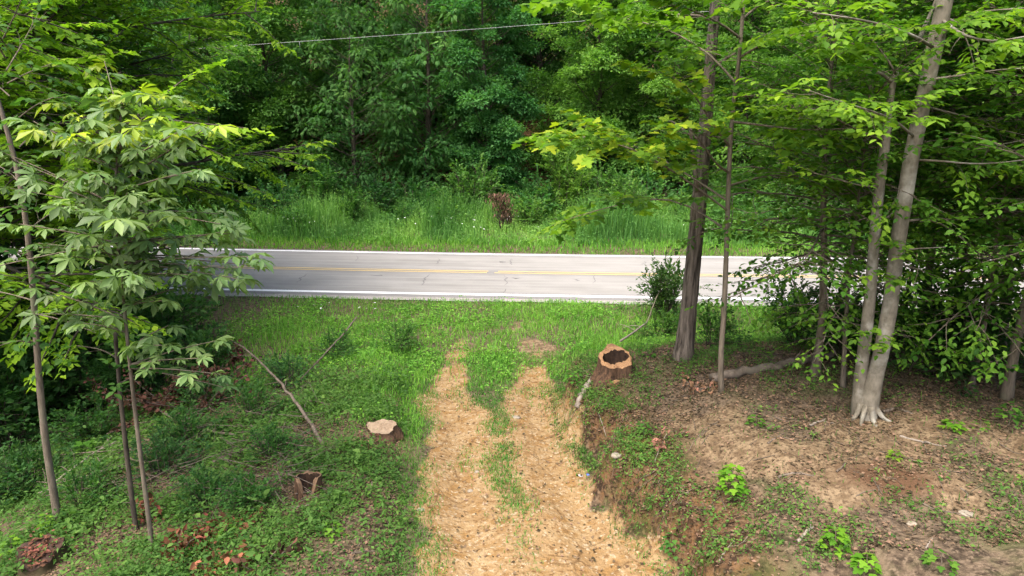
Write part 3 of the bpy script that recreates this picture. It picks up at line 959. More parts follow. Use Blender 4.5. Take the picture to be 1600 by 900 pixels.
bx, by = scatter(rg, 30000, 1, 13, 7.2, 18, lambda x, y: dn_right(x, y) * .8 + .12 * (x > xr(y)))
_fx, _fy = scatter(rg, 6000, .4, 4.4, 7.6, 16, lambda x, y: .8 * np.exp(-((x - xr(y) - .45) / .4) ** 2) * sstep(.36, .5, fbm(x, y, 1.6, 3, 105)))
_ft = scatter(rg, 26000, .2, 3.4, 7.6, 16, lambda x, y: np.exp(-((x - xr(y) - .05) / .28) ** 2) * sstep(.4, .55, fbm(x, y, 1.3, 3, 104)))
stuff('bank_weeds', [weed_leaves(rg, _fx, _fy, 6, rg.uniform(.03, .2, len(_fx)), rg.uniform(.03, .06, len(_fx)), DIAMOND, .10),
      weed_leaves(rg, x, y, 6, rg.uniform(.03, .2, n), rg.uniform(.028, .062, n), DIAMOND, rg.uniform(.04, .12, n)),
      blades(rg, bx, by, rg.uniform(.03, .14, len(bx)), .010, .4 + rg.normal(0, .2, len(bx)), .6),
      blades(rg, *_ft, rg.uniform(.04, .16, len(_ft[0])), .010, .25 + rg.normal(0, .15, len(_ft[0])), .6)], M_LEAF, (.085, .165, .03), 'small green weeds on the earth bank and forest floor right of the track', 'weeds')
# leaf litter
def dn_litter(x, y):
    u = x - xr(y)
    return (u > .12) * (.35 + .75 * sstep(.42, .60, fbm(x, y, 1.2, 4, 110))) * (1 - .6 * np.clip(bare_mask(x, y), 0, 1)) * (1 - sstep(16, 18, y)) + .7 * (u > .2) * (u < 4) * sstep(11, 12.5, y) * (y < 16) + .75 * (x < xl(y) - .3) * (y < 14.5) + .05 * (np.abs(x) < 1.6)
x, y = scatter(rg, 200000, -8, 14, 7.2, 18, dn_litter)
n = len(x)
stuff('leaf_litter', [leaf_batch(DIAMOND, np.stack([x, y, H(x, y) + rg.uniform(.004, .03, n)], -1), np.c_[rg.normal(0, 1, (n, 2)), rg.normal(0, .15, n)], UP + rg.normal(0, .35, (n, 3)), rg.uniform(.02, .075, n), rg.random(n) ** 1.2)], M_DEAD,
      (.118, .080, .049), 'brown fallen leaves scattered over the forest floor', 'leaf litter')
# small twigs lying in the litter
tb = MB()
x, y = scatter(rg, 2600, -8, 14, 7.5, 16.5, lambda x, y: .8 * (x > xr(y) + .2) + .7 * (x < xl(y) - .3))
for a, b in zip(x, y):
    th, L = rg.uniform(0, 6.28), rg.uniform(.08, .5)
    s_ = np.linspace(-.5, .5, 3)
    X, Y = a + np.cos(th) * L * s_ + rg.normal(0, .02, 3), b + np.sin(th) * L * s_ + rg.normal(0, .02, 3)
    tb.tube(np.stack([X, Y, H(X, Y) + .012], -1), rg.uniform(.002, .007), 3, cap=False)
tag(link('twig_litter', tb.mesh('twig_litter'), M_DEADWOOD), 'tiny broken twigs lying among the fallen leaves', 'twigs', kind='stuff')
# grit on the track
x, y = scatter(rg, 9000, -2.6, 2.4, 7.8, 17.5, lambda x, y: dirt_mask(x, y)[0] * (.3 + .9 * sstep(.45, .65, fbm(x, y, 1.5, 2, 120))))
n = len(x)
OCT = T_([(.5, 0, 0), (0, .5, 0), (-.5, 0, 0), (0, -.5, 0), (.05, .05, .32)], [(0, 1, 4), (1, 2, 4), (2, 3, 4), (3, 0, 4)])
stuff('track_gravel', [leaf_batch(OCT, np.stack([x, y, H(x, y) - .004], -1), np.c_[rg.normal(0, 1, (n, 2)), np.zeros(n)], UP + rg.normal(0, .3, (n, 3)), .010 + .045 * rg.random(n) ** 4, np.full(n, .5))], flat_material('clod', (.16, .10, .05), (.36, .28, .18), 2.5), (.5, .5, .5), 'small pale stones and clods on the clay track', 'gravel')

_w = lambda x, y: np.exp(-((x - xr(y) - .35) / .38) ** 2) * (1 - sstep(14.5, 16.5, y))
x, y = scatter(rg, 22000, .4, 4.2, 7.6, 16.5, _w)
n = len(x)
stuff('bank_soil_debris', [leaf_batch(OCT, np.stack([x, y, H(x, y) - .01], -1), np.c_[rg.normal(0, 1, (n, 2)), np.zeros(n)], UP + rg.normal(0, .6, (n, 3)), .025 + .10 * rg.random(n) ** 3, np.full(n, .5))],
      flat_material('soil_clod', (.02, .013, .008), (.12, .068, .034), 3.0), (.1, .1, .1), 'crumbling dark clods on the cut face of the bank', 'soil')
rb = MB()
x, y = scatter(rg, 700, .6, 4.0, 7.8, 15.5, lambda x, y: .5 * np.exp(-((x - xr(y) - .45) / .25) ** 2))
for a, b in zip(x, y):
    L = rg.uniform(.15, .45); th = math.pi + rg.normal(0, .7)
    s_ = np.linspace(0, 1, 4)
    X, Y = a + np.cos(th) * L * s_ + rg.normal(0, .015, 4), b + np.sin(th) * L * s_ + rg.normal(0, .03, 4)
    rb.tube(np.stack([X, Y, H(X, Y) + .03], -1), np.linspace(rg.uniform(.004, .011), .002, 4), 4, cap=False)
tag(link('bank_root_litter', rb.mesh('bank_roots'), M_BARK_GREY), 'fine roots hanging out of the cut bank', 'roots', kind='stuff')

# ------------------------------------------------------------------ shrubs across the road
def shrub_proto(seed, h, r, nst, tmpl, lsize, lstep, roll=.5, dens=1.1, out=.6):
    pl = Plant(seed)
    for i in range(nst):
        a = pl.rng.uniform(0, 6.283)
        o_ = pl.rng.uniform(0, out)
        L = h * pl.rng.uniform(.7, 1.1)
        P = grow(pl.rng, (math.cos(a) * r * .12, math.sin(a) * r * .12, -.1), (math.cos(a) * o_ * r / h * 1.4, math.sin(a) * o_ * r / h * 1.4, 1), L, 6, .08, -.04)
        pl.wood.tube(P, np.linspace(.025, .006, 7), 4, cap=False)
        pl.spray(P, L, .02, dens, s0=.12, sub=.3, step2=.28, step3=.2, roll=roll, woodk=3, twl=(.2, .4))
    return pl.wood.mesh('stem'), pl.crown_mesh('foliage', tmpl, lsize, lstep, .5, .1), pl.ntri
SH = [shrub_proto(31, 2.4, 1.7, 26, DIAMOND, .17, .08), shrub_proto(32, 1.6, 1.6, 24, DIAMOND, .15, .07, out=1.0), shrub_proto(33, 3.2, 1.4, 20, LANCE, .22, .07, out=.45)]
def place_shrub(k, loc, rz, s, c, label, group, name='shrub', bark=None):
    e = empty(name, loc, rz, s)
    tag(e, label, 'shrub', group)
    link('stem', SH[k][0], bark or M_BARK_DARK, e)
    f = link('foliage', SH[k][1], M_LEAF, e, color=c)
    f['kind'] = 'stuff'
    return e
LG2 = (.070, .150, .030)
for px, y, k, s, c, lab in [
    (742, 38.5, 0, 1.15, LG2, 'rounded light green shrub in the meadow left of the brown vine stub'),
    (880, 38.2, 2, 1.1, (.085, .165, .022), 'tall yellowish shrub in the meadow under the bright maple bough'),
    (935, 39.0, 0, 1.05, LG2, 'leafy bush right of the tall yellowish shrub'),
    (1010, 39.0, 1, 1.5, (.06, .145, .035), 'wide vine covered mound left of the rough trunk'),
    (838, 39.5, 1, 1.4, (.05, .13, .03), 'green mound of vines at the mouth of the dark gap'),
    (660, 39.2, 1, 1.35, (.04, .11, .026), 'low dark bush below the tall feathery tree'),
    (595, 38.8, 0, .9, (.032, .09, .024), 'dark bush below the drooping tree'),
    (520, 38.0, 2, .85, (.05, .125, .025), 'upright weedy shrub at the left end of the tall grass'),
    (445, 37.2, 0, .85, (.036, .10, .028), 'leafy bush above the yellow line left of the tall grass'),
    (378, 36.5, 1, 1.15, (.032, .095, .03), 'bush behind the road beside the overhanging compound leaves'),
    (300, 38.0, 0, 1.1, (.034, .095, .026), 'bush across the road behind the left sapling crown'),
    (200, 38.0, 1, 1.4, (.036, .1, .028), 'low bush across the road behind the sapling stem'),
    (90, 38.5, 0, 1.2, (.034, .095, .026), 'bush across the road at the far left'),
    (700, 36.8, 1, .95, (.075, .16, .032), 'low light bush in front of the rounded meadow shrub'),
    (830, 36.6, 1, .9, (.085, .17, .03), 'low light bush right of the brown vine stub'),
    (905, 36.2, 1, 1.0, (.08, .165, .03), 'low leafy bush in front of the tall yellowish shrub'),
    (975, 37.2, 0, .9, (.085, .17, .032), 'rounded light bush left of the rough trunk in the meadow'),
    (640, 36.4, 1, .8, (.06, .14, .03), 'low bush at the back of the tall grass left of centre'),
    (560, 36.2, 2, .6, (.065, .15, .03), 'tall weed clump at the back of the grass below the drooping tree'),
    (480, 35.4, 1, .8, (.05, .125, .028), 'low bush at the left end of the meadow by the road'),
    (1060, 36.6, 1, .95, (.085, .17, .03), 'light bush in the meadow seen beside the rough trunk'),
    (1130, 39.2, 2, .8, LG2, 'light shrub across the road between rough trunk and slender maple'),
    (1210, 38.5, 1, 1.3, LG2, 'low light bush across the road left of the beech'),
    (1330, 38.5, 0, 1.0, (.05, .12, .03), 'bush across the road behind the beech stems'),
    (1500, 38.0, 1, 1.4, (.055, .13, .03), 'low bush across the road right of the beech'),
]:
    x = (px - 800) / FPX * y * 1.03
    place_shrub(k, (x, y, Hs(x, y) - .05), g0.uniform(0, 6.28), s, c, lab, 'shrubs at the edge of the wood')

# brown vine-choked stub in the meadow
def tangle(seed, h, r, n, mat, name, top=1.25):
    g = np.random.default_rng(seed)
    mb = MB()
    for i in range(n):
        a, q = g.uniform(0, 6.28), r * g.random() ** .5
        P = grow(g, (math.cos(a) * q * .5, math.sin(a) * q * .5, -.05), (g.normal(0, .2), g.normal(0, .2), 1), h * g.uniform(.5, 1.1), 7, .16, .0)
        mb.tube(P, np.linspace(.03, .008, 8), 4, cap=False)
    return mb.mesh(name)
p = at(786, 366, 35.4)
p[2] = Hs(p[0], p[1])
e = tag(empty('vine_stub', p), 'brown dead stub choked with dry vines standing in the tall grass', 'stub')
link('stem', tangle(5, 1.5, .26, 34, M_BARK_DARK, 'stem'), M_BARK_DARK, e)
g = np.random.default_rng(6)
n = 900
P = np.stack([g.normal(0, .22, n), g.normal(0, .2, n), 2.0 * g.random(n) ** .7], -1); P[:, :2] *= (.25 + .65 * P[:, 2:3]); P[:, 0] += .2 * np.sin(P[:, 2] * 2.5)
V, F, T = leaf_batch(LANCE, P, np.c_[g.normal(0, .5, (n, 2)), -np.ones(n)], g.normal(0, 1, (n, 3)), g.uniform(.1, .25, n), g.random(n))
f = link('foliage', raw_mesh('dry_foliage', V, F, T), M_DEAD, e, color=(.085, .05, .032)); f['kind'] = 'stuff'

# overhead cable
P = []
for px, py in ((-300, 128), (100, 92), (440, 66), (700, 47), (950, 29), (1300, 4), (1900, -40)):
    P.append(at(px, py, 37.5))
P = np.array(P)
cmb = MB()
tt = np.linspace(0, 1, 60)
Pc = np.stack([np.interp(tt, np.linspace(0, 1, len(P)), P[:, i]) for i in range(3)], -1)
Pc[:, 2] -= .25 * (1 - (2 * tt - 1) ** 2) - .2
cmb.tube(Pc, .0095, 6)
ca = tag(link('overhead_cable', cmb.mesh('cable'), M_WIRE), 'thin pale overhead cable strung in front of the wood', 'cable')
sb = MB(); q = at(468, 66, 37.5); sb.tube([q + (0, 0, .05), q + (0, 0, -.3)], .008, 5)
link('hanger', sb.mesh('hanger'), M_WIRE, ca)

# ------------------------------------------------------------------ near trees
def wpx(wid, depth): return wid * depth / CP / FPX          # width in metres of wid photograph pixels at world depth
def pixline(pts, depth):
    """polyline through photograph pixels; each entry (px, py) or (px, py, extra depth)"""
    return np.array([at(q[0], q[1], depth + (q[2] if len(q) > 2 else 0)) for q in pts])
def smooth_line(P, n=24):
    P = np.asarray(P, float)
    t = np.r_[0, np.cumsum(np.linalg.norm(np.diff(P, axis=0), axis=1))]
    t /= t[-1]
    u = np.linspace(0, 1, n)
    Q = np.stack([np.interp(u, t, P[:, i]) for i in range(3)], -1)
    for _ in range(3):
        Q[1:-1] = (Q[:-2] + 2 * Q[1:-1] + Q[2:]) / 4
    return Q
def leaf_objects(parents, meshes, mat, pos, D, Nn, S, colors, rng):
    for i in range(len(pos)):
        y = Vector(nrm(D[i])); x = y.cross(Vector(Nn[i])).normalized(); z = x.cross(y)
        o = bpy.data.objects.new('leaf', meshes[rng.integers(len(meshes))])
        o.parent = parents[i] if isinstance(parents, list) else parents
        m = Matrix((x, y, z)).transposed().to_4x4() @ Matrix.Scale(float(S[i]), 4)
        m.translation = Vector(pos[i])
        o.matrix_local = m
        o.color = (*colors[i], 1)
        col.objects.link(o)
def mesh_of(name, tmpl, mat, tint=.5):
    me = raw_mesh(name, tmpl[0], tmpl[1], np.full(len(tmpl[0]), tint))
    me.materials.append(mat)
    return me

# --- rough-barked tree
b0 = gp(1066, 561)
dep = b0[1]
pts = smooth_line(np.vstack([[b0 + (0, 0, -.15)], pixline([(1074, 505), (1082, 420), (1091, 330), (1099, 240), (1106, 150), (1112, 70), (1118, 0), (1124, -90), (1128, -200), (1131, -330)], dep)]), 40)
pyr = np.interp(pts[:, 2], [b0[2], b0[2] + .25, b0[2] + 1.2, b0[2] + 2.5, 5, 7, 8.5, 14], [36, 29, 25, 23, 21, 16, 14, 6]) / 2
root = tag(empty('rough_barked_tree', b0), 'tall tree with furrowed grey brown bark behind the hollow cut stump', 'tree')
pl = Plant(51)
pl.wood.tube(pts - b0, wpx(pyr, dep), 22, .09, pl.rng, ridge=.06)
link('trunk', pl.wood.mesh('trunk'), M_BARK, root)
for (z, a, L) in ((5.6, 2.6, 1.2), (6.9, .3, 1.4), (7.8, 3.4, 1.8), (8.6, 1.2, 2.6), (9.4, 4.4, 2.8), (10.2, 2.4, 3.0), (10.8, 5.6, 2.8), (11.5, .8, 2.4), (12.2, 3.6, 2.0)):
    k = int(np.argmin(abs(pts[:, 2] - z)))
    P = grow(pl.rng, pts[k] - b0, (math.cos(a), math.sin(a), .35), L, 6, .09, -.02)
    lm = MB(); lm.tube(P, np.linspace(.035, .01, 7), 6, cap=False)
    link('limb', lm.mesh('limb'), M_BARK_GREY, root)
    pl.wood = MB(); pl.spray(P, L, .02, 1.0, roll=.3, woodk=3)
    link('branch', pl.wood.mesh('branch'), M_BARK_GREY, root)['kind'] = 'stuff'
c = link('crown', pl.crown_mesh('crown', OVATE, .13, .07), M_LEAF, root, color=(.06, .125, .02)); c['kind'] = 'stuff'
# the small dead limb leaning off the trunk's left face
lm = MB(); lm.tube(smooth_line(pixline([(1090, 300), (1086, 262), (1081, 232), (1079, 200)], dep - .25), 8) - b0, np.linspace(.055, .03, 8), 6)
link('dead_limb', lm.mesh('dead_limb'), M_BARK_GREY, root)

# --- slender maple with yellow-green boughs
b0 = gp(1128, 612)
dep = b0[1]
root = tag(empty('slender_maple', b0), 'slender maple with yellow green layered boughs right of the rough trunk', 'tree')
stem = smooth_line(np.vstack([[b0 + (0, 0, -.1)], pixline([(1125, 560), (1131, 500), (1134, 420), (1137, 330), (1140, 240), (1145, 165), (1156, 90), (1160, 30), (1166, -60), (1170, -160)], dep)]), 36)
tm = MB(); tm.tube(stem - b0, wpx(np.linspace(9.5, 4, 36), dep) / 2, 9, .12, np.random.default_rng(4))
link('trunk', tm.mesh('trunk'), M_BARK_GREY, root)
pl = Plant(52)
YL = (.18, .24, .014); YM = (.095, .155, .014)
boughs = [  # pixel polyline with depth offsets, foliage density
    ([(1138, 330, 0), (1080, 285, -.4), (1020, 245, -.7), (950, 212, -.9), (862, 208, -1.0)], 1.15, .25),
    ([(1138, 315, 0), (1060, 262, .5), (990, 225, .9), (905, 195, 1.1)], .8, .35),
    ([(1141, 230, 0), (1110, 190, -.5), (1070, 120, -.8), (1030, 112, -1.1)], 1.0, .2),
    ([(1150, 130, 0), (1110, 80, .4), (1040, 40, .8), (930, 20, 1.2)], 1.1, .15),
    ([(1158, 60, 0), (1110, 20, -.4), (1010, -5, -.7), (890, -10, -1.2)], 1.1, .15),
    ([(1139, 270, 0), (1115, 255, -.6), (1085, 200, -1.0), (1060, 190, -1.3)], .8, .2),
    ([(1143, 190, 0), (1190, 195, -.3), (1250, 205, -.7), (1335, 200, -1.0)], 1.1, .2),
    ([(1148, 150, 0), (1200, 150, .5), (1270, 165, .8), (1360, 190, 1.0)], 1.0, .2),
    ([(1156, 90, 0), (1200, 60, -.4), (1260, 50, -.8), (1340, 70, -1.2)], 1.0, .2),
    ([(1160, 30, 0), (1190, 0, .6), (1240, -10, 1.0), (1300, 10, 1.5)], 1.0, .2),
    ([(1136, 360, 0), (1050, 300, 1.0), (960, 320, 1.6), (880, 345, 2.0)], .8, .3),
    ([(1139, 290, 0), (1200, 270, .4), (1260, 275, .9), (1320, 290, 1.3)], .8, .2),
    ([(1160, 20, 0), (1150, -30, -.8), (1120, -50, -1.5), (1080, -40, -2.2)], 1.0, .2),
]
allp, mlimb = [], []
for bp, dens, s0 in boughs:
    P = smooth_line(pixline(bp, dep), 9) - b0
    L = float(np.linalg.norm(np.diff(P, axis=0), axis=1).sum())
    lm = MB(); lm.tube(P, np.linspace(.022, .005, 9), 5, cap=False)
    mlimb.append(link('limb', lm.mesh('limb'), M_BARK_GREY, root))
    pl.tw = []
    pl.spray(P, L, .01, dens, s0=s0, sub=.40, step2=.19, step3=.13, woodk=3, roll=.16, twl=(.16, .34))
    allp.append(pl.leaves(MAPLE, .165, .075, .32, .22))
link('twig', pl.wood.mesh('twig'), M_BARK_GREY, root)['kind'] = 'stuff'
pos, D, Nn, S, T = (np.concatenate([a[i] for a in allp]) for i in range(5))
# leaves that show largest in the lit boughs stay single leaves, the rest is one mass
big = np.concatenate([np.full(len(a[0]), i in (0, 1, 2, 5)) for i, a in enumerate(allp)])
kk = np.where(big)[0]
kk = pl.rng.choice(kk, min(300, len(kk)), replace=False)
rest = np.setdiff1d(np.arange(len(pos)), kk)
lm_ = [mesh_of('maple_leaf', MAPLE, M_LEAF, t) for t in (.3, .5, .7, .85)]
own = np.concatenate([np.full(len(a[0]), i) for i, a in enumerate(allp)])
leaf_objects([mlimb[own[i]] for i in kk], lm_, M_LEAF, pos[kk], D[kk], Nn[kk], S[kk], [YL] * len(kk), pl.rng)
V, F, T2 = leaf_batch(MAPLE, pos[rest], D[rest], Nn[rest], S[rest], T[rest])
c = link('crown', raw_mesh('crown', V, F, T2), M_LEAF, root, color=(.115, .205, .016)); c['kind'] = 'stuff'
print('maple leaves', len(pos))

# --- twin-stemmed beech
b0 = gp(1352, 652)
dep = b0[1]
root = tag(empty('twin_beech', b0), 'smooth grey beech with twin leaning stems and pale spreading roots', 'tree')
tm = MB(); g = np.random.default_rng(8)
s1 = smooth_line(np.vstack([[b0 + (0, 0, -.2)], pixline([(1362, 610), (1376, 555), (1390, 490), (1400, 400), (1412, 320), (1424, 245), (1440, 170), (1457, 90), (1476, 0), (1496, -90), (1515, -190), (1530, -300)], dep)]), 44)
tm.tube(s1 - b0, wpx(np.interp(np.linspace(0, 1, 44), [0, .04, .12, .3, .6, .75, 1], [38, 31, 24, 22, 22, 22, 10]), dep) / 2, 16, .05, g)
for a, L, r in ((-.6, .42, .04), (-1.5, .26, .05), (-2.2, .40, .038), (-2.9, .32, .045), (.2, .45, .04), (1.2, .3, .05)):
    q = np.array([.11 * math.cos(a), .11 * math.sin(a), .24])
    P = [q]
    for f in (.35, .6, .8, 1.0):
        xx, yy = q[0] + math.cos(a) * L * f + g.normal(0, .03), q[1] + math.sin(a) * L * f + g.normal(0, .03)
        P.append(np.array([xx, yy, Hs(b0[0] + xx, b0[1] + yy) - b0[2] + .09 * (1 - f) - .055]))
    tm.tube(smooth_line(P, 10), np.linspace(r * 1.3, r * .3, 10), 8, .1, g)
link('trunk', tm.mesh('trunk'), M_BARK_BEECH, root)
tm = MB()
s2 = smooth_line(pixline([(1342, 648, .1), (1343, 600, .1), (1352, 530, .1), (1361, 450, .1), (1366, 370, .1), (1374, 290, .1), (1384, 220, .1), (1390, 160, .1), (1393, 128, .1), (1400, 112, .1)], dep), 30)
s2[0, 2] -= .15
tm.tube(s2 - b0, wpx(np.interp(np.linspace(0, 1, 30), [0, .1, .4, .8, 1], [26, 20, 17, 14, 8]), dep) / 2, 12, .07, g)
link('second_stem', tm.mesh('second_stem'), M_BARK_BEECH, root)
pl = Plant(53)
for pp, r, leafy, mt in [
    ([(1393, 128), (1376, 112), (1350, 110), (1332, 112)], .03, 1, M_BARK_BEECH),
    ([(1400, 116), (1385, 90), (1360, 60), (1340, 30)], .02, 1, M_BARK_GREY),
    ([(1436, 62, .5), (1446, 40, .5), (1454, 22, .5), (1470, -20, .5)], .04, 0, M_BARK_BEECH),
    ([(1484, 30), (1500, 30), (1508, 60), (1520, 85), (1523, 112)], .016, 0, M_BARK_BEECH),
    ([(1506, 52), (1490, 70), (1482, 88)], .008, 0, M_BARK_BEECH),
    ([(1512, 70, 0), (1525, 72), (1530, 90)], .007, 0, M_BARK_BEECH),
    ([(1462, 70), (1500, 22, -.4), (1545, 16, -.8), (1610, 12, -1)], .018, 1, M_BARK_BEECH),
    ([(1450, 125), (1512, 117, -.4), (1560, 108, -.7), (1620, 106, -1.)], .022, 1, M_BARK_BEECH),
    ([(1424, 250), (1470, 250, -.3), (1500, 256, -.5), (1545, 257, -.6), (1600, 250, -.8)], .02, 1, M_BARK_BEECH),
    ([(1418, 345), (1440, 338, .2), (1470, 345, .4), (1500, 365, .5), (1530, 400, .6), (1565, 428, .8)], .022, 0, M_BARK_BEECH),
    ([(1412, 390), (1440, 388, -.1), (1478, 386, -.2)], .014, 0, M_BARK_BEECH),
    ([(1374, 350, .1), (1390, 338, .2), (1405, 325, .4), (1440, 330, .8)], .028, 0, M_BARK_BEECH),
    ([(1384, 220, .1), (1340, 205, -.2), (1290, 175, -.5), (1230, 160, -.8)], .018, 1, M_BARK_GREY),
    ([(1374, 290, .1), (1345, 292, -.3), (1310, 280, -.5), (1270, 270, -.7)], .016, 1, M_BARK_GREY),
    ([(1440, 165), (1480, 175, .5), (1540, 190, 1.0), (1600, 190, 1.2)], .02, 1, M_BARK_BEECH),
    ([(1430, 215), (1390, 180, -.8), (1330, 165, -1.4), (1260, 140, -1.8)], .02, 1, M_BARK_BEECH),
    ([(1460, 75), (1420, 50, -.8), (1350, 30, -1.4), (1270, 20, -1.8)], .025, 1, M_BARK_BEECH),
    ([(1470, 30), (1510, 60, -.9), (1560, 70, -1.3), (1630, 50, -1.8)], .025, 1, M_BARK_BEECH),
    ([(1480, -10), (1420, -20, .8), (1340, -30, 1.4), (1250, -20, 2.0)], .03, 1, M_BARK_BEECH),
    ([(1490, -60), (1550, -50, .6), (1620, -30, 1.0)], .03, 1, M_BARK_BEECH),
    ([(1500, -110), (1450, -120, -1.0), (1390, -80, -1.8)], .03, 1, M_BARK_BEECH),
]:
    P = smooth_line(pixline(pp, dep), 10) - b0
    L = float(np.linalg.norm(np.diff(P, axis=0), axis=1).sum())
    lm = MB(); lm.tube(P, np.linspace(r, r * .35, 10), 6, .1, g)
    link('limb' if leafy else 'dead_limb', lm.mesh('limb'), mt, root)
    if leafy:
        pl.spray(P, L, .009, 1.0, s0=.2, sub=.46, step2=.19, step3=.13, woodk=3, roll=.2, twl=(.2, .38))
# little epicormic leaf tufts on the stems
for px, py in ((1405, 325), (1404, 385), (1378, 380), (1360, 430), (1392, 435), (1352, 520), (1375, 525), (1405, 400), (1370, 535)):
    q = at(px, py, dep - .25) - b0
    for _ in range(3): pl.tw.append((q, pl.rng.normal(0, 1, 3) * (1, 1, .3) + (0, -.5, .1), .22))
link('twig', pl.wood.mesh('twig'), M_BARK_GREY, root)['kind'] = 'stuff'
c = link('crown', pl.crown_mesh('crown', OVATE, .122, .062, .35, .25), M_LEAF, root, color=(.12, .21, .017)); c['kind'] = 'stuff'

# --- young beeches and saplings standing round it
PB = [forest_tree(61, 8.5, 3.0, .30, 76, .085, OVATE, .12, .066, (-5, 55), 'round', dens=1.15, sub=.42, nsec=.28, step3=.18, roll=.25, lift=-.03, twl=(.22, .42)),
      forest_tree(62, 6.0, 1.9, .22, 56, .05, OVATE, .11, .066, (-5, 55), 'round', dens=1.1, nsec=.26, step3=.18, roll=.25, lift=-.04, twl=(.2, .36)),
      forest_tree(63, 10.5, 3.6, .32, 85, .10, OVATE, .125, .07, (0, 55), 'round', dens=1.1, nsec=.30, step3=.2, roll=.25, lift=-.03, twl=(.22, .42))]
for name, px, py, k, s, c, lab in [
    ('young_beech', 1272, 588, 0, .95, (.078, .165, .017), 'young leafy beech left of the twin beech behind the fallen log'),
    ('sapling', 1318, 605, 1, .95, (.10, .19, .018), 'thin sapling right beside the left beech stem'),
    ('young_beech', 1516, 605, 1, 1.05, (.085, .175, .018), 'slim sapling with low leaves between beech and far right stem'),
    ('young_beech', 1573, 622, 0, 1.0, (.078, .165, .017), 'straight slim tree at the right edge behind the plateau'),
    ('young_beech', 1440, 560, 2, .95, (.058, .135, .016), 'dark leafy tree behind the right beech stem near the road'),
    ('young_beech', 1560, 556, 2, 1.0, (.06, .135, .016), 'shaded tree by the road at the right edge'),
    ('young_beech', 1680, 640, 0, 1.1, (.08, .165, .017), 'leafy young tree just beyond the right edge branches'),
    ('young_beech', 1490, 540, 1, 1.15, (.062, .138, .017), 'leafy small tree by the road behind the slim sapling'),
    ('young_beech', 1610, 560, 1, 1.2, (.062, .138, .017), 'low leafy tree by the road at the very right edge'),
    ('young_beech', 1400, 530, 1, 1.0, (.062, .138, .017), 'leafy small tree by the road seen between the beech stems'),
    ('young_beech', 1300, 530, 2, .9, (.08, .165, .017), 'taller leafy tree by the road left of the beech stems'),
]:
    b = gp(px, py)
    place_tree(name, PB[k], b, g0.uniform(0, 6.28), s, c, lab, 'young beeches right of the track', M_BARK_GREY)
# low dark bushes under them
for px, py, k, s, c, lab in [
    (1245, 540, 0, .5, (.04, .095, .02), 'small bush beside the verge left of the beech'),
    (1420, 575, 1, .8, (.036, .085, .018), 'dark low bush behind the beech foot'),
    (1490, 580, 0, .6, (.036, .085, .018), 'dark bush between beech and right edge'),
    (1560, 590, 1, .85, (.036, .085, .018), 'dark bush behind the slim tree at the right edge'),
    (1320, 560, 0, .5, (.03, .075, .016), 'shaded bush behind the left beech stem'),
    (1030, 530, 1, .50, (.06, .13, .022), 'green bush between hollow stump and rough trunk'),
    (1040, 495, 0, .62, (.045, .09, .02), 'drooping bush with reddish tips left of the rough trunk'),
    (1110, 540, 1, .5, (.05, .11, .02), 'low bush right of the rough trunk foot'),
]:
    b = gp(px, py)
    place_shrub(k, b, g0.uniform(0, 6.28), s, c, lab, 'bushes under the right hand trees')

# --- left: large tree reaching in from outside the frame
PL = forest_tree(71, 14.0, 9.2, .24, 84, .26, DIAMOND, .19, .052, (2, 60), 'round', dens=1.25, nsec=.34, step3=.19, roll=.4, lift=-.03, twl=(.25, .45))
for x, y, rz, s, c, lab in [  # sunlight and shade put into the leaf colours: front crown raised, rear darker
    (-14.6, 18.5, .4, 1.05, (.18, .29, .02), 'spreading tree with leaves coloured bright as if sunlit, reaching in at the upper left'),
    (-17.0, 22.5, 2.2, .95, (.09, .175, .02), 'spreading tree coloured darker as if shaded, behind the bright upper left boughs'),
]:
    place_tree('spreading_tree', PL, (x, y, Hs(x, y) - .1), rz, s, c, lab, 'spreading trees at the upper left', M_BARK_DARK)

# --- left foreground sapling with large palmate leaves
b0 = gp(238, 858)
dep = b0[1]
root = tag(empty('buckeye_sapling', b0), 'slender sapling with large pale compound leaves left of the track', 'tree')
st = [smooth_line(np.vstack([[b0 + (0, 0, -.1)], pixline([(231, 800), (222, 730), (213, 660), (205, 590), (198, 520), (190, 440), (182, 370), (178, 300), (185, 230), (192, 150)], dep)]), 26)]
tm = MB(); tm.tube(st[0] - b0, wpx(np.linspace(8.5, 3, 26), dep) / 2, 8, .12, g)
link('trunk', tm.mesh('trunk'), M_BARK_GREY, root)
pl = Plant(54)
rng = pl.rng
LP, LD, LN, LS, LSH = [], [], [], [], []
def whorl(P, n, s=.36, span=1.0):
    """leaves at the end of a shoot and along its last part"""
    for i in range(n):
        f = 1 - span * (i / n) ** 1.3
        q, d = sample(P, min(.995, max(.02, f)))
        a = i * 2.4 + rng.normal(0, .3)
        hv = rotz(np.array([d[0], d[1], 0]) + 1e-3, [0, .9, -.9, 1.7, -1.7, 2.4, -2.4][i % 7] + rng.normal(0, .25))
        LP.append(q); LD.append(nrm(hv) + np.array([0, 0, rng.uniform(-.25, .35)])); LN.append(UP + rng.normal(0, .34, 3)); LS.append(s * rng.uniform(.55, 1.2))
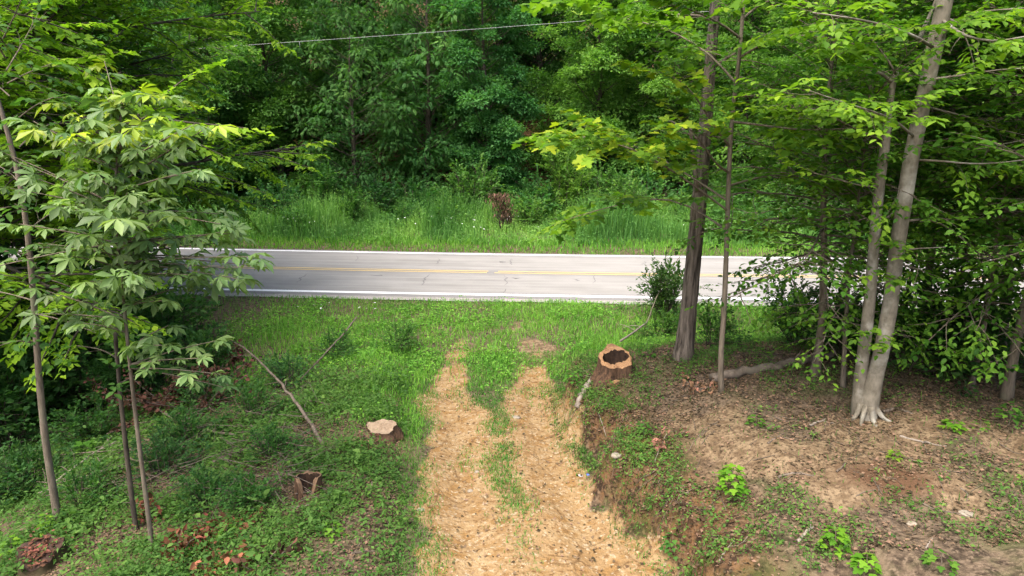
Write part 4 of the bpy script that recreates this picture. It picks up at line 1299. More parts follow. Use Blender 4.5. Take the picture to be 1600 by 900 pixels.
shoots = [  # start pixel on the stem, end pixel, depth offset at the end, leaves
    ((190, 250), (70, 200), -.5, 8), ((188, 270), (100, 235), .3, 7), ((186, 240), (130, 180), -.3, 7), ((190, 200), (165, 150), .2, 6), ((188, 215), (230, 180), -.4, 7),
    ((192, 170), (210, 140), 0, 7), ((192, 160), (250, 150), -.3, 8), ((185, 260), (265, 215), -.6, 8), ((182, 300), (300, 270), -.2, 8), ((182, 290), (250, 250), .5, 7),
    ((180, 330), (60, 280), -.4, 8), ((180, 320), (20, 250), .2, 8), ((180, 350), (110, 320), -.7, 8), ((182, 350), (165, 330), -.9, 7), ((183, 360), (240, 330), -.7, 8),
    ((185, 390), (290, 370), -.3, 8), ((187, 400), (340, 380), .1, 8), ((188, 410), (355, 420), -.2, 8), ((190, 430), (300, 430), -.5, 7), ((190, 440), (255, 410), .4, 7),
    ((188, 420), (110, 400), -.5, 7), ((190, 450), (140, 440), -.8, 7), ((192, 470), (200, 440), -1.0, 7), ((195, 480), (255, 470), -.4, 6), ((184, 380), (30, 350), -.2, 8),
    ((186, 400), (60, 380), .4, 7), ((187, 330), (345, 350), -.5, 5), ((200, 545), (260, 540), -.5, 5), ((203, 570), (310, 560), -.7, 6), ((203, 575), (345, 585), -.6, 5), ((198, 520), (130, 505), -.3, 5), ((196, 500), (60, 490), .2, 6),
    ((183, 300), (140, 270), -.8, 7), ((188, 410), (372, 436), -.4, 7), ((187, 400), (378, 405), .2, 6), ((186, 380), (362, 365), -.2, 5), ((186, 240), (190, 215), -.8, 7), ((188, 225), (285, 240), .2, 6), ((180, 340), (200, 300), -.9, 7),
]
g9 = np.random.default_rng(17)
shoots += [(sa, (ea[0] + g9.normal(0, 38), ea[1] + g9.normal(0, 24)), dz + g9.normal(0, .5), n) for sa, ea, dz, n in shoots]
for (sa, ea, dz, n) in shoots:
    mid = ((sa[0] + ea[0]) / 2, (sa[1] + ea[1]) / 2 - 4, dz * .5)
    P = smooth_line(pixline([(*sa, 0), mid, (*ea, dz)], dep), 7) - b0
    lm = MB(); lm.tube(P, np.linspace(.013, .005, 7), 4, cap=False)
    sh_ = link('shoot', lm.mesh('shoot'), M_BARK_GREY, root)
    whorl(P, n)
    LSH += [sh_] * n
k_ = len(LP)
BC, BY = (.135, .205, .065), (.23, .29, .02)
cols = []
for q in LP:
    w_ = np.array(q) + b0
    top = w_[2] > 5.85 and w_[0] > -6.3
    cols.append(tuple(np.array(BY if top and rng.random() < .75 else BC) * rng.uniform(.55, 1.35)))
PAL = []
for sd in range(6):
    tv_, tf_ = compound_template('palmate', sd)
    me = raw_mesh('compound_leaf', tv_, tf_, np.clip(np.repeat(rng.normal(.5, .15, (len(tv_) + 6) // 7), 7)[:len(tv_)], 0, 1))
    me.materials.append(M_LEAF_GLOSS)
    PAL.append(me)
idx_ = rng.permutation(k_)[:295]
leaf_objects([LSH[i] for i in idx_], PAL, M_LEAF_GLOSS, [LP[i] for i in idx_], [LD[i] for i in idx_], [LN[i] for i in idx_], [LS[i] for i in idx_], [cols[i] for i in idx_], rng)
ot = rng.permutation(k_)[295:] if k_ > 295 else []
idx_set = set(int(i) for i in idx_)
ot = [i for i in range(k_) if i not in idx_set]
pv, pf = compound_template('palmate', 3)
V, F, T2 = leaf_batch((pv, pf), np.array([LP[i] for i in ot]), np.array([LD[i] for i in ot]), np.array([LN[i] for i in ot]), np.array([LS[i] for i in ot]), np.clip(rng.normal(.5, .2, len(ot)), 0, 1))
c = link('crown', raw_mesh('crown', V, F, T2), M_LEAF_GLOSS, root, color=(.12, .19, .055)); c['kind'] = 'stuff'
print('palmate leaves', k_)

# --- other thin stems on the left
def thin_tree(name, pix, base_px, w0, w1, color, label, boughs, lsize=.13, seed=1, tmpl=OVATE, bark=M_BARK_GREY, dens=.9):
    b0 = gp(*base_px)
    dep = b0[1]
    root = tag(empty(name, b0), label, 'tree')
    S_ = smooth_line(np.vstack([[b0 + (0, 0, -.1)], pixline(pix, dep)]), 24)
    tm = MB(); tm.tube(S_ - b0, wpx(np.linspace(w0, w1, 24), dep) / 2, 8, .12, np.random.default_rng(seed))
    link('trunk', tm.mesh('trunk'), bark, root)
    pl = Plant(seed)
    for bp in boughs:
        P = smooth_line(pixline(bp, dep), 8) - b0
        L = float(np.linalg.norm(np.diff(P, axis=0), axis=1).sum())
        lm = MB(); lm.tube(P, np.linspace(.014, .005, 8), 4, cap=False)
        link('shoot', lm.mesh('shoot'), bark, root)
        pl.spray(P, L, .008, dens, s0=.2, sub=.42, step2=.2, step3=.14, woodk=3, roll=.2, twl=(.16, .3))
    if pl.tw:
        link('twig', pl.wood.mesh('twig'), bark, root)['kind'] = 'stuff'
        c = link('crown', pl.crown_mesh('crown', tmpl, lsize, .08, .35, .25), M_LEAF, root, color=color); c['kind'] = 'stuff'
    return root
thin_tree('slim_tree', [(78, 740), (67, 660), (60, 580), (55, 500), (50, 430), (43, 360), (34, 290), (14, 210), (-15, 120), (-40, 20)], (92, 818), 13, 5, (.06, .125, .022),
          'slim grey stem at the left rising from beside the mossy stump',
          [[(40, 300), (20, 270, .3), (-20, 250, .5)], [(44, 360), (80, 330, .5), (130, 320, .8)], [(47, 400), (10, 390, -.3), (-30, 400, -.5)], [(50, 430), (90, 440, .4), (140, 460, .6)], [(30, 230), (60, 200, .6), (90, 190, 1.0)],
           [(53, 470), (20, 460, .4), (-30, 450, .7)], [(55, 490), (100, 500, -.3), (150, 520, -.5)], [(10, 110), (40, 60, .4), (60, 20, .6)], [(15, 150), (-20, 120, 0)], [(5, 60), (30, 10, -.5), (40, -20, -.6)], [(22, 190), (60, 160, -.6), (90, 150, -.9)], [(36, 265), (0, 230, -.7), (-30, 220, -.9)], [(42, 330), (20, 320, -.8), (-20, 330, -1.0)], [(46, 390), (80, 385, -.8), (110, 390, -1.0)], [(52, 450), (30, 430, -.7), (0, 430, -.9)], [(12, 130), (50, 110, -.7), (80, 100, -.9)], [(8, 90), (-10, 60, -.6), (-30, 50, -.8)], [(58, 540), (30, 530, -.3), (0, 540, -.5)]], seed=81)
thin_tree('slim_tree', [(206, 780), (197, 700), (188, 620), (183, 560), (180, 520)], (213, 828), 9, 6, (.06, .125, .022),
          'dark thin stem standing close left of the compound leaved sapling', [[(183, 560), (160, 545, .5), (120, 540, .8)], [(186, 600), (215, 585, -.4), (240, 575, -.6)]], seed=82, bark=M_BARK_DARK)
for px, py, k, s, c, lab in [
    (40, 700, 0, .75, (.046, .108, .025), 'dark bush at the left edge behind the slim grey stem'),
    (110, 640, 0, .85, (.046, .108, .025), 'deep green bush between the two left stems'),
    (20, 590, 0, 1.0, (.048, .112, .025), 'tall dark bush at the far left below the road'),
    (150, 580, 1, 1.0, (.048, .112, .025), 'dark bush under the compound leaved sapling'),
    (250, 570, 1, .8, (.035, .09, .02), 'low bush on the verge right of the sapling stem'),
    (70, 545, 0, .9, (.028, .072, .018), 'shaded bush by the roadside at the left'),
    (200, 530, 0, .7, (.04, .095, .02), 'bush on the verge behind the sapling stem'),
    (25, 700, 0, 1.05, (.040, .098, .024), 'big dark shrub filling the left edge behind the slim stem'),
    (110, 655, 0, 1.0, (.042, .10, .024), 'big dark shrub between slim grey stem and thin stems'),
    (165, 590, 0, 1.1, (.044, .105, .024), 'tall shrub under the compound leaved sapling crown'),
    (60, 555, 0, 1.25, (.044, .105, .024), 'tall roadside shrub at the left behind the slim stem'),
    (240, 560, 1, 1.2, (.05, .115, .025), 'spreading shrub above the heap of dry brush'),
    (70, 620, 0, .8, (.046, .108, .025), 'tall dark bush left of the slim grey stem'),
    (195, 645, 0, .6, (.048, .112, .025), 'dark upright bush just behind the thin stems'),
    (260, 745, 1, .42, (.036, .09, .024), 'low dark mound right of the thin stems'),
    (330, 790, 1, .34, (.045, .11, .026), 'small weed mound above the rust red leaf clump'),
    (300, 700, 1, .42, (.04, .10, .022), 'low weedy bush behind the stout brown log piece'),
    (60, 760, 1, .5, (.042, .10, .024), 'low dark ivy mound at the left edge above the mossy stump'),
    (150, 690, 1, .6, (.044, .105, .024), 'dark bush mound between slim grey stem and sapling'),
    (20, 780, 1, .5, (.035, .09, .022), 'low green mound in the left corner of the weeds'),
    (320, 600, 0, .5, (.04, .10, .022), 'upright leafy bush at the right end of the dry brush'),
    (400, 655, 1, .4, (.05, .12, .024), 'green clump under the leaning dead branch'),
    (240, 620, 0, .55, (.032, .085, .02), 'leafy bush in the shade behind the sapling stem'),
    (130, 790, 1, .38, (.05, .12, .024), 'low green clump right of the slim grey stem foot'),
    (430, 720, 1, .34, (.045, .115, .024), 'low weed clump left of the broken hollow stump'),
    (390, 790, 1, .32, (.05, .125, .026), 'weed clump below the stout brown log piece'),
    (455, 600, 1, .42, (.055, .13, .035), 'small leafy bush beside the leaning dead branch'),
    (520, 560, 1, .40, (.06, .135, .03), 'low clump with tiny blue flowers on the verge'),
    (330, 640, 1, .45, (.05, .12, .03), 'leafy clump right of the dry brush'),
    (620, 545, 1, .40, (.07, .15, .03), 'low green clump at the verge left of the track'),
]:
    b = gp(px, py)
    place_shrub(k, b, g0.uniform(0, 6.28), s, c, lab, 'bushes left of the track')

# ------------------------------------------------------------------ stumps
def stump(name, b0, r, h, label, hollow=0.0, tilt=0.0, gap=None, seed=1, flare=1.35, bark=None, cut=None, wob=.10, cutn=.03, n=36, floor=-.1, step=0.0):
    g = np.random.default_rng(seed)
    root = tag(empty(name, b0), label, 'stump')
    th = np.linspace(0, 2 * math.pi, n, endpoint=False)
    lob = 1 + wob * (np.sin(3 * th + seed) * .6 + np.sin(5 * th + 2 * seed) * .5 + g.normal(0, .18, n))
    jag = g.normal(0, cutn, n)
    jag = (jag + np.roll(jag, 1)) / 2
    top = h + tilt * np.sin(th) * r + jag * .6
    if step: top = top - step * (np.sin(th) < -.25)
    if gap is not None:                                   # wall broken away towards gap = (centre angle, half width)
        da = np.abs((th - gap[0] + math.pi) % (2 * math.pi) - math.pi)
        top = np.where(da < gap[1], top * (.12 + .75 * (da / gap[1]) ** 2), top)
    rings = []
    for f, k in ((-.25, flare * 1.12), (0.0, flare), (.25, 1 + (flare - 1) * .5), (.6, 1.03), (1.0, 1.0)):
        rr = r * k * (1 + (lob - 1) * (1.6 if f < .3 else 1))
        rings.append(np.stack([np.cos(th) * rr, np.sin(th) * rr, top * f if f > 0 else np.full(n, f * .6)], -1))
    m = len(rings)
    i = np.arange(m - 1)[:, None] * n; j = np.arange(n)[None]
    Q = np.stack([i + j, i + (j + 1) % n, i + n + (j + 1) % n, i + n + j], -1).reshape(-1, 4)
    link('bark', raw_mesh('stump_bark', np.concatenate(rings), Q, smooth=True), bark or M_BARK, root)
    # cut face: ring (or disc) slightly inside the bark, rough sawn
    ro = r * .985 * lob
    ri = r * hollow * (1 + .25 * np.sin(2 * th + 1) + g.normal(0, .06, n)) if hollow else None
    P = [np.stack([np.cos(th) * ro, np.sin(th) * ro, top + .003], -1)]
    fr = (.75, .5, .25, .02) if not hollow else (.66, .33, 0)
    for f in fr:
        rr = ro * f if not hollow else ri + (ro - ri) * f
        tz = h + tilt * np.sin(th) * rr + g.normal(0, cutn * .45, n)
        if step: tz = tz - step * (np.sin(th) * rr < -.25 * r)
        if gap is not None: tz = np.minimum(tz, top + .02)
        P.append(np.stack([np.cos(th) * rr, np.sin(th) * rr, tz], -1))
    i = np.arange(len(P) - 1)[:, None] * n
    Q = np.stack([i + j, i + (j + 1) % n, i + n + (j + 1) % n, i + n + j], -1).reshape(-1, 4)
    link('cut_face', raw_mesh('stump_cut', np.concatenate(P), Q), cut or M_CUT, root)
    if hollow:
        W = [P[-1], P[-1] * (.93, .93, 1) - (0, 0, h * .3), np.stack([np.cos(th) * ri * .8, np.sin(th) * ri * .8, np.full(n, min(floor, h * .2))], -1), np.stack([np.cos(th) * .01, np.sin(th) * .01, np.full(n, floor)], -1)]
        i = np.arange(3)[:, None] * n
        Q = np.stack([i + j, i + (j + 1) % n, i + n + (j + 1) % n, i + n + j], -1).reshape(-1, 4)
        link('hollow', raw_mesh('stump_hollow', np.concatenate(W), Q), M_ROT, root)
    return root
b = gp(960, 588)
rt = stump('hollow_stump', b, .33, .42, 'large freshly cut hollow stump on the bank corner below the rough trunk', hollow=.66, tilt=.42, seed=3, bark=M_STUMPBARK, wob=.18, cutn=.028, floor=.05)
# the wedge left standing before it
def slab(name, P, th, mat, parent, z=(0, 0, 1)):
    P = np.array(P, float); k = len(P); zz = np.array(z, float) * th
    V = np.concatenate([P, P + zz])
    F3 = [(0, i, i + 1) for i in range(1, k - 1)] + [(k, k + i + 1, k + i) for i in range(1, k - 1)]
    F4 = [(i, (i + 1) % k, k + (i + 1) % k, k + i) for i in range(k)]
    return link(name, raw_mesh(name, V, [np.array(F4), np.array(F3)]), mat, parent)
slab('wedge', [(-.18, -.50, -.08), (.20, -.53, -.10), (.24, -.36, .0), (-.22, -.34, .0)], .06, M_CUT, rt)
b = gp(597, 678)
stump('flat_stump', b, .27, .17, 'low flat topped pale stump in the grass beside the track', seed=6, bark=M_STUMPBARK, flare=1.25, step=.045, cutn=.03, wob=.12, cut=flat_material('weathered_cut', (.17, .12, .078), (.29, .22, .15), 9))
b = gp(484, 775)
stump('broken_hollow_stump', b, .21, .36, 'small hollow stump with its front broken open in the weeds', hollow=.72, gap=(-math.pi / 2 + .15, .75), seed=9, flare=1.15, bark=M_STUMPBARK, cutn=.03, floor=-.02, tilt=-.15, cut=flat_material('grey_cut', (.10, .06, .035), (.19, .12, .07), 16))
b = gp(64, 884)
rt = stump('mossy_stump', b, .29, .24, 'rotten mossy stump covered with red debris at the bottom left', seed=12, flare=1.25, tilt=.35, bark=flat_material('mossy_bark', (.018, .02, .007), (.055, .038, .02), 9), cut=flat_material('red_rot', (.02, .013, .010), (.06, .033, .023), 14), cutn=.05, wob=.14)
g = np.random.default_rng(14); n = 160
P = np.stack([g.normal(0, .15, n), g.normal(0, .14, n), np.zeros(n)], -1); P[:, 2] = .245 + .35 * P[:, 1] + g.uniform(.01, .04, n)
V, F, T = leaf_batch(DIAMOND, P, g.normal(0, 1, (n, 3)) * (1, 1, .2), UP + g.normal(0, .4, (n, 3)), g.uniform(.04, .1, n), g.random(n))
f = link('debris', raw_mesh('debris', V, F, T), M_DEAD, rt, color=(.10, .042, .026)); f['kind'] = 'stuff'
q = gp(122, 868)
mu = empty('mushroom', q); tag(mu, 'small pale mushroom beside the rotten mossy stump', 'mushroom')
mm = MB(); mm.tube([(0, 0, -.02), (0, 0, .09), (.004, 0, .14)], [.013, .012, .012], 8); link('stem', mm.mesh('mushroom_stem'), M_FUNGUS, mu)
mm = MB(); mm.tube([(.004, 0, .13), (.004, 0, .14), (.004, 0, .165), (.004, 0, .175)], [.03, .045, .03, .006], 10); link('cap', mm.mesh('mushroom_cap'), M_REDBARK, mu)

# ------------------------------------------------------------------ fallen logs, branches and sticks
def fallen(name, pix, r0, r1, label, cat='branch', mat=None, twigs=0, seed=1, sides=8, group=None, tl=.5):
    """pix: (px, py[, lift above the ground])"""
    g = np.random.default_rng(seed)
    P = []
    for q in pix:
        lift = q[2] if len(q) > 2 else 0
        if len(q) > 3: p = at(q[0], q[1], q[3])
        else:
            p = gp(q[0], q[1]); p[2] = Hs(p[0], p[1]) + lift
        P.append(p)
    S_ = smooth_line(np.array(P), max(8, 5 * len(P)))
    S_ += g.normal(0, r0 * .25, S_.shape)
    b0 = S_[0].copy()
    R_ = np.linspace(r0, r1, len(S_))
    S_[:, 2] += R_ * .6
    e = tag(empty(name, b0), label, cat, group)
    mb = MB(); mb.tube(S_ - b0, R_, sides, .18, g)
    link('stem', mb.mesh('stem'), mat or M_DEADWOOD, e)
    for k in range(twigs):
        q, d = sample(S_, g.uniform(.25, .98))
        dv = nrm(d + g.normal(0, .7, 3) + (0, 0, .25))
        tp = grow(g, q - b0, dv, tl * g.uniform(.4, 1.2), 5, .18, -.02)
        mb = MB(); mb.tube(tp, np.linspace(max(.004, r1 * .6), .003, 6), 4, cap=False)
        link('twig', mb.mesh('twig'), mat or M_DEADWOOD, e)
    return e
fallen('fallen_log', [(1112, 597), (1160, 588), (1215, 578), (1270, 566), (1310, 556)], .10, .07, 'grey fallen log lying behind the slender maple foot', 'log', M_DEADWOOD, 3, 101)
fallen('leaning_branch', [(508, 702, .0), (478, 668, .25), (440, 632, .5), (400, 600, .75), (352, 580, .95)], .038, .014, 'long grey dead branch leaning up left of the flat stump', mat=M_DEADWOOD, twigs=6, seed=102)
fallen('dead_limb_pole', [(-20, 575, .9), (60, 600, .75), (130, 622, .65), (190, 636, .6)], .035, .022, 'bare grey limb hanging across the dark thicket at the left', mat=M_DEADWOOD, twigs=3, seed=103)
fallen('fallen_branch', [(312, 738), (345, 722), (380, 706), (418, 694)], .06, .045, 'stout brown log piece in the weeds above the broken stump', 'log', M_DEADWOOD, 1, 104)
fallen('fallen_branch', [(240, 658, .3), (285, 676, .25), (330, 690, .2), (370, 690, .12)], .03, .02, 'grey forked branch lying right of the thin stems', mat=M_DEADWOOD, twigs=5, seed=105)
fallen('fallen_branch', [(440, 640, .1), (480, 634, .1), (525, 638, .05)], .03, .018, 'short branch lying above the leaning branch foot', mat=M_DEADWOOD, twigs=3, seed=106)
fallen('fallen_branch', [(88, 770, .2), (120, 750, .25), (150, 730, .3), (185, 712, .3)], .018, .008, 'pale thin branch fanning out between the left stems', mat=M_PALEWOOD, twigs=7, seed=107)
fallen('fallen_branch', [(60, 785, .15), (105, 772, .2), (160, 752, .2), (200, 738, .15)], .014, .006, 'thin bleached twig lying below the pale fan of branches', mat=M_PALEWOOD, twigs=5, seed=108)
fallen('fallen_branch', [(40, 735, .2), (110, 728, .25), (200, 722, .25), (280, 715, .2)], .018, .008, 'long thin branch crossing behind the left stems', mat=M_DEADWOOD, twigs=8, seed=109)
fallen('fallen_branch', [(560, 548, .9), (540, 556, .6), (500, 582, .3), (470, 600, .1)], .02, .012, 'slender dark branch rising out of the verge weeds', mat=M_DEADWOOD, twigs=3, seed=110)
fallen('fallen_branch', [(230, 895), (275, 880), (320, 868), (345, 855)], .022, .012, 'bent grey branch at the bottom among the red dead leaves', mat=M_DEADWOOD, twigs=3, seed=111)
fallen('fallen_branch', [(335, 868), (400, 858), (470, 842)], .016, .010, 'thin branch in the weeds right of the red dead leaves', mat=M_DEADWOOD, twigs=3, seed=112)
fallen('rotten_log', [(466, 722), (490, 717), (520, 712), (540, 713)], .075, .05, 'short mossy rotten log above the broken hollow stump', 'log', bpy.data.materials['mossy_bark'], 0, 113)
fallen('bark_slab', [(902, 640), (908, 622), (918, 604), (930, 592)], .06, .045, 'split weathered log leaning against the bank below the hollow stump', 'log', M_PALEWOOD, 0, 114)
fallen('fallen_branch', [(968, 556, .35), (985, 545, .35), (1010, 528, .45)], .025, .02, 'broken grey limb resting on the rim of the hollow stump', mat=M_PALEWOOD, twigs=2, seed=115)
fallen('bent_branch', [(1008, 528, .3), (1022, 505, .75), (1048, 478, 1.35), (1080, 452, 1.9), (1112, 440, 2.2)], .016, .010, 'thin bent branch arching up against the rough trunk', mat=M_BARK_GREY, twigs=3, seed=116)
STK = [
    ([(1405, 683), (1440, 692), (1478, 699)], .018, 'long pale stick on the plateau right of the beech roots'),
    ([(1215, 748), (1240, 742), (1272, 744)], .020, 'crooked grey stick in the middle of the plateau'),
    ([(1306, 741), (1314, 734), (1321, 726)], .016, 'short stick on the plateau below the beech'),
    ([(1246, 848), (1258, 836), (1270, 826)], .024, 'bleached stub of wood among the front weeds'),
    ([(1444, 862), (1452, 850), (1463, 835)], .012, 'thin pale twig sticking up by the red soil'),
    ([(1200, 696), (1212, 686), (1224, 679)], .015, 'brown stick near the bank crest'),
    ([(1264, 668), (1278, 661), (1290, 656)], .020, 'pale root like stick left of the beech roots'),
    ([(1023, 722), (1031, 700), (1043, 676)], .010, 'thin curved whitish twig on the bank slope'),
    ([(1124, 878), (1134, 862), (1147, 846)], .012, 'pale split twig low on the front bank'),
    ([(925, 625), (936, 652), (948, 686)], .010, 'straight pale stick pointing down the bank'),
    ([(446, 796), (475, 792), (502, 785)], .012, 'pale stick right below the broken hollow stump'),
    ([(578, 777), (581, 760), (583, 742)], .013, 'upright pale stick beside the dark twig near the track'),
    ([(574, 768), (595, 762), (612, 754)], .018, 'dark twig lying left of the track'),
    ([(464, 858), (472, 840), (480, 822)], .011, 'slanting pale stick in the bottom left weeds'),
    ([(548, 866), (575, 863), (605, 862)], .016, 'grey stick lying near the bottom of the left verge'),
    ([(548, 884), (556, 862), (566, 846)], .010, 'thin stick crossing the grey one near the bottom'),
    ([(400, 860), (430, 840), (452, 826)], .012, 'brown stick in weeds left of the slanting pale one'),
    ([(1500, 765), (1512, 772), (1510, 785)], .012, 'small hooked twig at the right side of the plateau'),
    ([(1440, 790), (1465, 800), (1500, 805)], .010, 'thin dark twig lying over the red soil patch'),
    ([(1380, 645), (1400, 640), (1425, 648)], .03, 'weathered piece of wood right of the beech roots'),
]
for i, (pp, r, lab) in enumerate(STK):
    fallen('stick', pp, r, r * .6, lab, 'stick', (M_PALEWOOD, M_DEADWOOD)[('pale' not in lab and 'bleached' not in lab and 'whit' not in lab)], 1 if i % 3 == 0 else 0, 200 + i, 6, 'sticks on the ground', tl=.25)

# ------------------------------------------------------------------ dry brush and dead leaf clumps
def dry_brush(px, py, wid, hgt, nst, nl, color, label, seed, lsize=.12, tw=M_DEADWOOD):
    g = np.random.default_rng(seed)
    b0 = gp(px, py)
    e = tag(empty('dry_brush', b0), label, 'dead brush', 'clumps of dead leaves')
    LP_, LD_ = [], []
    for i in range(nst):
        a = g.uniform(0, 6.28)
        P = grow(g, (g.normal(0, wid * .25), g.normal(0, wid * .15), .02), (math.cos(a), math.sin(a) * .7, g.uniform(.15, 1.1) * hgt / wid * 1.5), wid * g.uniform(.4, .9), 6, .14, -.03)
        mb = MB(); mb.tube(P, np.linspace(.012, .004, 7), 4, cap=False)
        link('twig', mb.mesh('twig'), tw, e)
        for k in range(nl):
            q, d = sample(P, g.uniform(.25, .99))
            LP_.append(q + g.normal(0, .06, 3)); LD_.append(d + g.normal(0, .7, 3) + (0, 0, -.5))
    n = len(LP_)
    LP_ = np.array(LP_); LP_[:, 2] = np.maximum(LP_[:, 2], .03)
    V, F, T = leaf_batch(OVATE, LP_, np.array(LD_), g.normal(0, 1, (n, 3)), g.uniform(.6, 1.2, n) * lsize, g.random(n))
    f = link('foliage', raw_mesh('dead_foliage', V, F, T), M_DEAD, e, color=color); f['kind'] = 'stuff'
RB, BB = (.125, .048, .026), (.075, .036, .023)
dry_brush(285, 640, 1.7, 1.5, 38, 40, BB, 'large heap of dark brown dry brush behind the sapling stems', 301)
dry_brush(350, 570, .8, .9, 14, 30, (.09, .032, .026), 'reddish brown dead leaves hanging at the verge edge', 302)
dry_brush(345, 835, .55, .35, 12, 26, RB, 'rust red dead leaf clump among the bottom left weeds', 303)
dry_brush(290, 870, .55, .35, 12, 26, RB, 'rust red leaves beside the bent grey branch', 304)
dry_brush(355, 890, .5, .25, 8, 16, (.16, .07, .034), 'orange brown leaves at the very bottom left', 305)
dry_brush(228, 815, .4, .35, 7, 12, RB, 'red brown leaves round the foot of the thin stems', 306)
dry_brush(420, 880, .45, .25, 6, 10, BB, 'dark dead leaves right of the red clumps', 307)
dry_brush(1035, 690, .5, .2, 6, 14, (.18, .09, .06), 'brown leaf heap on the bank slope', 308, .09)
dry_brush(1095, 612, .6, .2, 8, 14, (.22, .115, .07), 'brown leaf heap left of the slender maple foot', 309, .09)
dry_brush(580, 690, .4, .15, 5, 12, (.17, .085, .06), 'dead leaves gathered below the flat stump', 310, .08)

# ------------------------------------------------------------------ seedlings and leafy clumps one can pick out
def seedling(px, py, r, h, n, color, label, seed, lsize=.16, tmpl=MAPLE):
    g = np.random.default_rng(seed)
    b0 = gp(px, py)
    e = tag(empty('seedling', b0), label, 'seedling', 'bright seedlings on the forest floor')
    me = [mesh_of('seedling_leaf', tmpl, M_LEAF, t) for t in (.35, .55, .75)]
    pos, D, Nn, S = [], [], [], []
    for i in range(n):
        a, u = i * 2.4 + g.normal(0, .3), (i + .5) / n
        rr = r * math.sqrt(1 - .75 * u) * g.uniform(.5, 1)
        q = np.array([math.cos(a) * rr * .6, math.sin(a) * rr * .6, h * (.25 + .75 * u)])
        pos.append(q); D.append((math.cos(a), math.sin(a), g.uniform(-.5, .1))); Nn.append(UP + np.array([math.cos(a), math.sin(a), 0]) * .35 + g.normal(0, .15, 3)); S.append(lsize * g.uniform(.75, 1.2))
    mb = MB(); mb.tube([(0, 0, -.03), (.01, 0, h * .5), (0, .01, h)], [.008, .006, .003], 5, cap=False)
    link('stem', mb.mesh('stem'), M_BARK_GREY, e)
    leaf_objects(e, me, M_LEAF, pos, D, Nn, S, [color] * n, g)
BR = (.12, .25, .018)
for i, (px, py, r, h, n, c, lab, ls) in enumerate([
    (1142, 774, .34, .42, 34, BR, 'bright green bushy seedling on the bank crest', .15),
    (1302, 862, .26, .30, 22, BR, 'bright seedling among the front weeds of the plateau', .13),
    (1352, 892, .25, .20, 16, BR, 'leafy sprout at the bottom edge right of the bank', .14),
    (1398, 718, .18, .14, 12, (.13, .22, .02), 'small yellowish sprout on the plateau below the beech', .10),
    (1488, 672, .30, .16, 16, BR, 'low bright fern like sprout right of the beech roots', .15),
    (1576, 664, .30, .35, 18, (.08, .18, .02), 'leafy seedling at the right edge by the slim tree', .14),
    (1180, 668, .22, .2, 14, (.09, .19, .022), 'light green sprout near the bank crest by the maple', .11),
    (1005, 680, .22, .25, 14, (.07, .16, .025), 'green sprout low on the bank face', .11),
    (138, 716, .26, .42, 9, (.085, .19, .02), 'pale big leaved seedling between the left stems', .24),
    (75, 838, .22, .35, 14, (.14, .26, .02), 'lime green sprout above the mossy stump', .12),
    (20, 868, .25, .30, 14, (.13, .25, .02), 'lime green leaves at the bottom left corner', .13),
    (520, 838, .28, .2, 16, (.10, .21, .022), 'light green leafy sprout in the bottom left weeds', .12),
    (355, 842, .2, .22, 10, (.10, .2, .022), 'green sprout among the rust red leaf clump', .12),
    (1050, 868, .3, .3, 18, (.06, .15, .025), 'dark green leafy clump at the foot of the bank', .11),
    (895, 600, .35, .3, 24, (.09, .22, .025), 'fresh green clump at the bank foot left of the hollow stump', .12),
    (1530, 675, .2, .2, 10, (.085, .18, .02), 'small sprout on the litter near the right edge', .1),
    (1468, 890, .3, .2, 14, (.085, .18, .022), 'leafy sprout at the bottom edge below the red soil', .12),
    (1010, 560, .35, .35, 24, (.075, .17, .022), 'leafy seedling right beside the hollow stump', .12),
]):
    seedling(px, py, r, h, int(n * 1.7), tuple(q * .85 for q in c), lab, 400 + i, ls * .72)

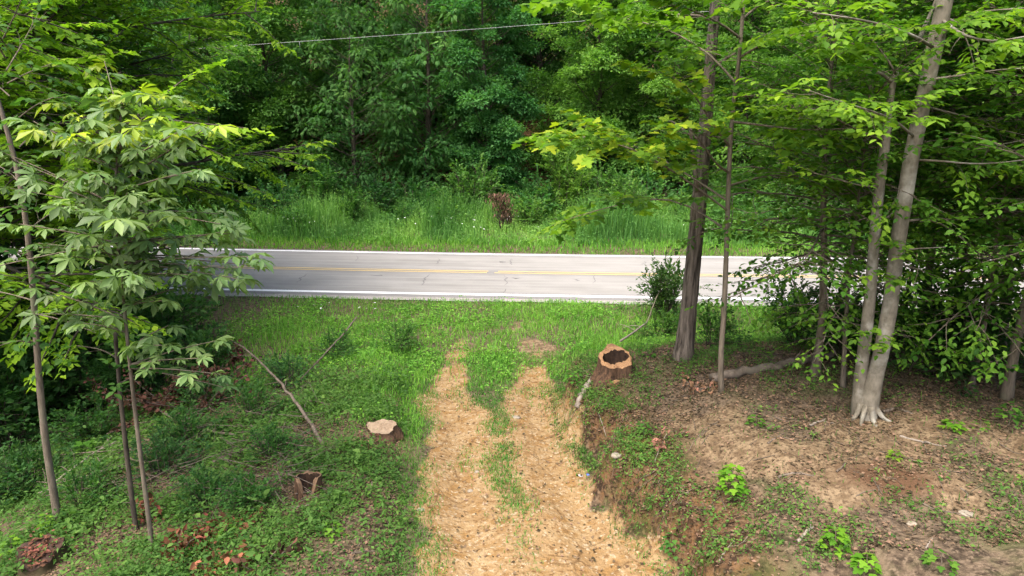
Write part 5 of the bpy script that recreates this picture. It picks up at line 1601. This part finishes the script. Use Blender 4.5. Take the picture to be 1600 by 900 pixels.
# ------------------------------------------------------------------ stones and scraps
def stone(name, px, py, r, mat, label, cat, seed, flat=.5, stretch=1.0):
    g = np.random.default_rng(seed)
    p = gp(px, py)
    th = np.linspace(0, 6.283, 9)[:-1]
    V = [(0, 0, r * flat)]
    for ph, k in ((.75, .55), (1.0, .15), (.9, -.3)):
        for a in th:
            q = r * ph * g.uniform(.75, 1.15)
            V.append((math.cos(a) * q * stretch, math.sin(a) * q, k * r * flat * 1.5 * g.uniform(.8, 1.1)))
    F3 = [(0, 1 + i, 1 + (i + 1) % 8) for i in range(8)]
    F4 = [(1 + k * 8 + i, 9 + k * 8 + i, 9 + k * 8 + (i + 1) % 8, 1 + k * 8 + (i + 1) % 8) for k in range(2) for i in range(8)]
    tag(link(name, raw_mesh(name, V, [np.array(F4), np.array(F3)], smooth=False), mat, None, (p[0], p[1], Hs(p[0], p[1])), g.uniform(0, 3)), label, cat)
stone('stone', 806, 653, .075, flat_material('pale_stone', (.17, .145, .11), (.26, .23, .185), 8), 'pale flat stone on the right rut halfway down the track', 'stone', 501, .3, 1.5)
stone('stone', 735, 768, .055, M_STONE, 'tan stone at the grassy edge of the left rut', 'stone', 502, .4)
stone('stone', 745, 738, .05, M_STONE, 'rounded stone left of the middle grass ridge', 'stone', 503, .5)
stone('stone', 964, 716, .08, bpy.data.materials['pale_stone'], 'pale wedge of stone sticking out of the bank face', 'stone', 504, .5, 1.4)
stone('stone', 1510, 803, .085, bpy.data.materials['pale_stone'], 'flat pale chip right of the red soil patch', 'stone', 505, .25, 1.5)
stone('stone', 1424, 820, .06, M_STONE, 'pale bark chip lying on the red soil', 'stone', 506, .25, 1.4)
stone('litter_scrap', 919, 742, .032, M_BLUEPLASTIC, 'crumpled blue scrap at the foot of the bank', 'litter', 507, .6, 1.2)
stone('litter_scrap', 907, 744, .04, M_WHITEPLASTIC, 'crumpled white scrap beside the blue one', 'litter', 508, .5, 1.3)
stone('stone', 318 + 340, 798, .05, bpy.data.materials['pale_stone'], 'pale curled chip at the left edge of the track', 'stone', 509, .3, 1.6)

# thin dead twigs matted through the weeds
tb = MB(); g = np.random.default_rng(77)
for k in range(420):
    px_, py_ = g.uniform(0, 480), g.uniform(620, 800)
    b = gp(px_, py_)
    a = g.normal(.2, .9); L = g.uniform(.3, 1.3)
    P = grow(g, b + (0, 0, g.uniform(.05, .4)), (math.cos(a), math.sin(a), g.normal(0, .12)), L, 5, .10, 0)
    tb.tube(P, np.linspace(g.uniform(.004, .010), .002, 6), 4, cap=False)
tag(link('brushwood_litter', tb.mesh('brushwood'), M_DEADWOOD), 'thin dead twigs matted through the weeds left of the track', 'twigs', kind='stuff')
